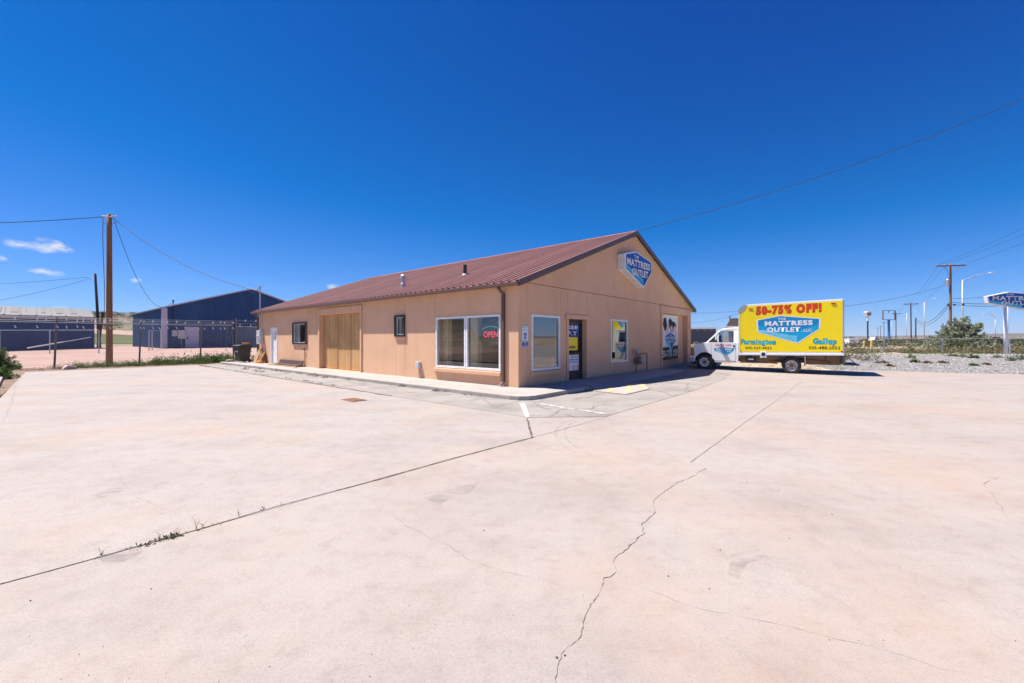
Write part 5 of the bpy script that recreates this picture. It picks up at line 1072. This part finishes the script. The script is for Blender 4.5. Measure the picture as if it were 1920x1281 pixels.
# ------------------------------------------------------------------ plants, gravel, debris
def leaf_quad(b, p, d, w, l):
    d = d.normalized(); s_ = d.cross(Vector((random.uniform(-1, 1), random.uniform(-1, 1), random.uniform(-1, 1)))).normalized() * w
    b.add([p - s_ * .35, p + s_ * .35, p + d * l * .55 + s_, p + d * l, p + d * l * .55 - s_], [(0, 1, 2, 3, 4)])
def rnd_dir(up=.3):
    return Vector((random.gauss(0, 1), random.gauss(0, 1), random.gauss(0, 1) + up)).normalized()
def shrub(name, x, y, rx, ry, h, nb, nl, m, label, cat='bush', lw=.02, ll=.12, group=None, stem='wood_dark', tight=1.0):
    """branches fan out from the root; leaves sit along the outer part of every branch"""
    z = gz(x, y); s_ = thing(name, (x, y, z - .02), label, cat, 0, group); b = MB(); st = MB()
    for i in range(nb):
        a = random.uniform(0, 2 * math.pi); q = random.random() ** .6; el = random.uniform(.12, 1.0)
        tip = Vector((rx * q * math.cos(a), ry * q * math.sin(a), h * max(.08, (1 - q ** 2.2) * el + random.uniform(-.05, .12) + (.12 * mnoise.noise(Vector((a * 1.3, q * 3, h))))))); mid = Vector((tip.x * .35, tip.y * .35, tip.z * .62)); root = Vector((random.uniform(-.12, .12) * rx, random.uniform(-.12, .12) * ry, 0))
        pts = [root, root.lerp(mid, .6) + Vector((0, 0, .05 * h)), mid, tip]
        if i % 3 == 0: st.tube(pts, [.02 * h, .014 * h, .009 * h, .003 * h], 4, False)
        ax = (tip - mid).normalized()
        for k in range(nl):
            t = random.random() ** .7; c = mid.lerp(tip, t) if random.random() < .8 else root.lerp(mid, random.uniform(.3, 1))
            sp = .10 * (rx + h) * .35 * (1.1 - t * .7) * tight
            leaf_quad(b, c + Vector((random.gauss(0, sp), random.gauss(0, sp), random.gauss(0, sp))) , ax * .8 + rnd_dir(.4), lw * random.uniform(.7, 1.3), ll * random.uniform(.6, 1.3))
    for i in range(0, len(b.v)):
        v = b.v[i]
        if v[2] < .01: b.v[i] = (v[0], v[1], .01 + random.random() * .04)
    st.build('stems', stem, s_); b.build('foliage', m, s_)
    return s_
shrub('silver_bush', at(1799, 46), 46, 3.3, 2.4, 3.3, 230, 85, 'leaf_silver', 'broad silvery green bush beyond the low fence', lw=.05, ll=.26, tight=.55)
shrub('silver_bush', at(1795, 44.3), 44.3, 1.3, .9, 1.0, 60, 30, 'leaf_green', 'fresh green low shrub at the foot of the silvery bush', lw=.05, ll=.22)
p = GG(4, 685); shrub('corner_bush', at(-8, 21.3), 21.3, 1.0, .9, 1.15, 130, 75, 'leaf_green', 'dense green bush at the left edge above the kerb', lw=.018, ll=.075)
p = GG(4, 716); shrub('corner_bush', at(-12, 16.2), 16.2, .75, .7, .55, 90, 55, 'leaf_green', 'low bright green plant in front of the left edge bush', lw=.018, ll=.07)
def tuft_spots(spots, m, label, lw=.018, ll=.16):
    for (px, py, r, h, mat, lab) in spots:
        x, y = GG(px, py); r *= .8; h *= .75; shrub('weed_clump', x, y, r, r * .8, h, 26, 26, mat, lab, 'weed', lw * .7, ll * .6, 'weeds in the gravel')
tuft_spots([(1716, 680, .35, .32, 'leaf_green', 'bright green weed in the gravel below the middle fence post'), (1706, 672, .4, .38, 'leaf_silver', 'pale weed at the gravel edge left of the fence post'), (1825, 672, .42, .42, 'leaf_green', 'dark green weed at the gravel edge below the silvery bush'), (1896, 677, .55, .5, 'leaf_silver', 'pale weed clump at the right of the white sign pole'),
            (1912, 675, .5, .45, 'leaf_silver', 'pale weed clump at the right image edge'), (1785, 668, .55, .2, 'leaf_green', 'flat green weed patch at the far gravel edge'), (1804, 670, .4, .3, 'leaf_silver', 'pale weed between two darker ones below the bush'), (1767, 681, .42, .15, 'leaf_brown', 'flat brown dead weed in the middle of the gravel'), (1738, 681, .3, .14, 'leaf_brown', 'small brown dead weed left of the gravel middle'),
            (1655, 681, .5, .2, 'leaf_brown', 'brown dead weed patch in the gravel near the truck'), (1668, 687, .3, .12, 'leaf_brown', 'little brown weed nearest the truck shadow'), (1826, 686, .3, .15, 'leaf_green', 'small green weed in the gravel right of centre'), (1850, 684, .25, .12, 'leaf_brown', 'small brown weed in the gravel left of the sign pole'), (1870, 671, .4, .25, 'leaf_silver', 'pale low weed left of the white sign pole foot')], None, None)
def scatter(name, m, pts, label, r, h, nl, lw, ll, up=.6):
    """ground cover: many little clumps in one mesh"""
    b = MB()
    for (x, y, sc) in pts:
        z = gz(x, y) - .03
        for k in range(nl):
            q = random.random() ** .5 * r * sc; a = random.uniform(0, 6.283); hh = random.random() ** 1.3 * h * sc * (1.15 - q / (r * sc + 1e-6) * .8)
            leaf_quad(b, Vector((x + q * math.cos(a), y + q * math.sin(a), z + hh)), rnd_dir(up), lw * sc * random.uniform(.6, 1.4), ll * sc * random.uniform(.6, 1.4))
    o = b.build(name, m); tag(o, label, 'weeds', kind='stuff')
U = random.uniform
# green weeds along the near fence, thicker to the right
pts = []
for i in range(240):
    y = -8.6 + 8.4 * random.random() ** .75; x = fx + random.gauss(.7, .55); sc = U(.5, 1.15) * (.65 + .45 * sstep(-6, -2, y)); pts.append((*W2(min(x, -22.6), y), sc))
scatter('fence_weeds', 'leaf_green', pts, 'green weeds growing along the foot of the near fence', .36, .66, 105, .018, .085)
pts = [(*W2(fx + random.gauss(.8, .7), -12 + 11.5 * random.random()), U(.4, .9)) for i in range(160)]
scatter('dry_weeds', 'leaf_brown', pts, 'dry brown litter and stalks along the fence strip', .3, .16, 18, .014, .13)
pts = [(*W2(U(-23.6, -22.6), U(-1.2, 1.4)), U(.7, 1.3)) for i in range(14)]
scatter('corner_weeds', 'leaf_green', pts, 'taller weeds by the bin at the far store corner', .28, .75, 40, .025, .16)
pts = [(*W2(-22 + U(-.3, 13), -10.1 - abs(random.gauss(0, 1.1))), U(.5, 1.1)) for i in range(90)]
scatter('kerb_weeds', 'leaf_green', pts, 'green ground cover beyond the left kerb', .3, .28, 60, .014, .065)
# tufts in joints and along the sidewalk edge
pts = []
for i in range(120):
    y = -1.47 - abs(random.gauss(0, .05)); x = -22 + 22.5 * random.random(); pts.append((*W2(x, y), U(.3, .7) * (1.7 if random.random() < .14 else 1)))
for i in range(60): pts.append((*W2(-21.5 + 17 * random.random() ** 1.5, -2.78 + random.gauss(0, .05)), U(.4, .9)))
for px, py in ((540, 700), (562, 702), (530, 698), (590, 706), (610, 709), (655, 711), (660, 712), (770, 724), (764, 725), (1103, 731), (1108, 732), (480, 696), (460, 693), (488, 698)): pts.append((*G(px, py), U(1.1, 1.7)))
scatter('kerb_tufts', 'leaf_sage', pts, 'small weeds rooted along the sidewalk kerb and asphalt seam', .12, .10, 50, .008, .05)
pts = []
for i in range(60):
    t = random.random(); a = Vector(G(255, 1027)); c = Vector(G(350, 1000)); q = a.lerp(c, t) + Vector((random.gauss(0, .012), random.gauss(0, .012))); pts.append((q.x, q.y, U(.22, .6)))
for px, py in ((150, 1056), (185, 1046), (230, 1034), (365, 996), (395, 985), (402, 984), (420, 979), (440, 972), (452, 968), (462, 966), (500, 956), (520, 949), (528, 947), (560, 939), (600, 929), (650, 915)):
    for k in range(2): q = G(px + U(-6, 6), py); pts.append((q[0], q[1] + .01, U(.2, .5)))
scatter('joint_litter', 'leaf_brown', [(x + U(-.03, .03), y + U(-.012, .012), q * .9) for x, y, q in pts], 'brown leaf litter caught in the open slab joint', .085, .05, 14, .010, .05)
scatter('joint_weeds', 'leaf_sage', pts, 'little weeds sprouting from the open slab joint', .085, .085, 20, .011, .06)
b = MB()
for px, py, h in ((368, 993, .10), (190, 1042, .06), (448, 968, .07), (330, 1003, .06), (300, 1010, .05), (380, 990, .05)):
    x, y = G(px, py)
    for k in range(3): b.tube([(x, y, 0), (x + U(-.02, .02), y + U(-.01, .01), h * .5), (x + U(-.05, .05), y + U(-.02, .02), h * U(.8, 1.1))], [.0018, .0013, .0007], 4, False)
tag(b.build('dead_stalks', 'leaf_brown'), 'thin dead stalks standing in the slab joint', 'weeds', kind='stuff')
# scrub between gravel and fence, and dry mounds by the store
pts = [(x, y, U(.25, 1.0) + .5 * max(0, mnoise.noise(Vector((x * .45, y * .8, 0)))) ) for x, y in [(U(17.5, 47), U(30.6, 36.5)) for i in range(620)] if mnoise.noise(Vector((x * .3, y * .5, 5))) > -.25] + [(U(14.5, 22), U(24, 31), U(.4, .8)) for i in range(120)]
scatter('verge_scrub', 'leaf_sage', pts, 'olive and brown scrub along the low fence', .5, .85, 42, .034, .19)
pts = [(U(16.5, 47), U(29.3, 33.8), U(.5, .9)) for i in range(130)]
scatter('verge_grass', 'leaf_green', pts, 'greener grass among the scrub by the low fence', .38, .34, 30, .022, .15)
pts = [(U(10.6, 17.2), 20.2 + random.random() ** 2 * 5 + abs(13.6 - x0_) * 0, U(.25, .55)) for i in range(170) for x0_ in (0,)]
pts = [q for q in pts if q[1] > 20.3 + max(0, 14.2 - q[0]) * .95]
scatter('verge_tufts', 'leaf_dry', pts, 'dry yellow grass on the verge behind the truck', .3, .22, 26, .016, .13)
scatter('verge_tufts_green', 'leaf_green', [(q[0] + U(-.3, .3), q[1] + U(0, .5), q[2] * .8) for q in pts[::3]], 'green grass tufts on the verge behind the truck', .26, .16, 22, .014, .1)
def mound():
    pts = []
    for i in range(230): x = U(10.5, 19); y = U(29, 38); pts.append((x, y, U(.7, 1.5)))
    scatter('dry_brush', 'leaf_dry', pts, 'pale dry brush heaped behind the store and the truck cab', .6, .62, 30, .03, .2)
mound()
pts = []
while len(pts) < 700:
    d = 55 + 330 * random.random() ** 1.4; x = at(U(1560, 2050), d); pts.append((x, d, U(.6, 1.8) * (1 + d / 260)))
scatter('far_scrub', 'leaf_dark', pts, 'dark distant scrub along the highway horizon', .8, .7, 46, .045, .16)
pts = []
while len(pts) < 520:
    d = 130 + 260 * random.random(); x = at(U(150, 560), d); pts.append((x, d, U(.8, 2.0)))
scatter('hill_scrub', 'leaf_dark', pts, 'dark juniper scrub dotting the hillside behind the sheds', .8, .9, 46, .06, .24)
# gravel stones
def gravel():
    b = MB(); n = 0; P = grav_poly
    def inside(x, y):
        c = False; j = len(P) - 1
        for i in range(len(P)):
            if (P[i][1] > y) != (P[j][1] > y) and x < (P[j][0] - P[i][0]) * (y - P[i][1]) / (P[j][1] - P[i][1]) + P[i][0]: c = not c
            j = i
        return c
    while n < 15000:
        x = U(15.5, 44); y = U(17, 31)
        if not inside(x, y) or x / y > 1.35: continue
        s_ = random.uniform(.018, .055) * (1.5 if random.random() < .06 else 1); z = gz(x, y); a = U(0, 6.28); ca, sa = math.cos(a), math.sin(a); e = U(.6, 1)
        V = [(1, 0, .1), (.1, e, .05), (-.9, .1, .1), (0, -e, .12), (U(-.2, .2), U(-.2, .2), U(.5, .8)), (.5, .5, .45)]
        b.add([(x + (vx * ca - vy * sa) * s_, y + (vx * sa + vy * ca) * s_, z + vz * s_) for vx, vy, vz in V], [(0, 5, 4), (0, 1, 5), (1, 2, 4), (5, 1, 4), (2, 3, 4), (3, 0, 4)]); n += 1
    tag(b.build('gravel', 'gravel_stone'), 'pale grey gravel spread right of the truck', 'gravel', kind='stuff')
gravel()
def debris():
    b = MB()
    spots = [(120, 735), (240, 715), (500, 788), (435, 880), (283, 1105), (57, 1127), (907, 995), (590, 830), (1163, 890), (1253, 1081), (1044, 1234), (1059, 1230), (1655, 760), (1340, 755), (1400, 905), (1460, 920), (1480, 1010), (1350, 1032), (1330, 1105), (1560, 965)]
    spots += [(U(0, 1920), 740 + 541 * random.random() ** .6) for i in range(110)]
    for k, (px, py) in enumerate(spots):
        x, y = G(px, py); s_ = U(.005, .009) if k < 20 else U(.0012, .0035)
        b.add([(x + vx * s_, y + vy * s_, vz * s_ + .003) for vx, vy, vz in ((1, 0, 0), (0, .8, 0), (-1, .1, 0), (0, -.9, 0), (.1, .1, .8))], [(0, 1, 4), (1, 2, 4), (2, 3, 4), (3, 0, 4)])
    tag(b.build('loose_grit', 'wood_dark'), 'scattered dark grit and pebbles on the concrete', 'grit', kind='stuff')
debris()
def left_kerb():
    k = thing('left_kerb', (C0.x, C0.y, 0), None, None, TH); tag(k, kind='structure')
    xs = [-21.8, -19.6, -17.4, -15.2, -13, -10.8, -8.8]
    for a, c in zip(xs[:-1], xs[1:]):
        MB().prism([(a + .01, -10.32), (c - .01, -10.32), (c - .01, -9.98), (a + .01, -9.98)], lambda u, v, t: (u, v, t), -.1, .11 + U(-.01, .01)).build('kerb_stone', 'sidewalk', k, bevel=.02)
    for q in ((-20.5, -10.9), (-23.5, -7.9)):
        p = W2(*q); o = MB().prism([(-.28, 0), (.25, 0), (.2, .16), (-.1, .24), (-.25, .12)], lambda u, v, t: (u, t, v), -.18, .18).build('rock', 'rock', bevel=.04); o.location = (p[0], p[1], -.03); o.rotation_euler = (0, 0, U(0, 3)); tag(o, 'dark stone at the foot of a leaning fence post' if q[0] < -22 else 'stone lying behind the left kerb', 'rock')
left_kerb()

# ------------------------------------------------------------------ clear desert air
def haze():
    m = bpy.data.materials.new('haze'); m.use_nodes = True; t = m.node_tree; t.nodes.remove(t.nodes['Principled BSDF'])
    v = t.nodes.new('ShaderNodeVolumePrincipled'); v.inputs['Color'].default_value = (.72, .82, 1, 1); v.inputs['Density'].default_value = .00008; v.inputs['Anisotropy'].default_value = .0
    t.links.new(v.outputs[0], t.nodes['Material Output'].inputs['Volume']); MATS['haze'] = m
    o = MB().box(-7600, 7600, -7600, 7600, -3, 95).build('haze', 'haze'); tag(o, 'thin blue air over the plain', 'haze', kind='stuff')
haze()
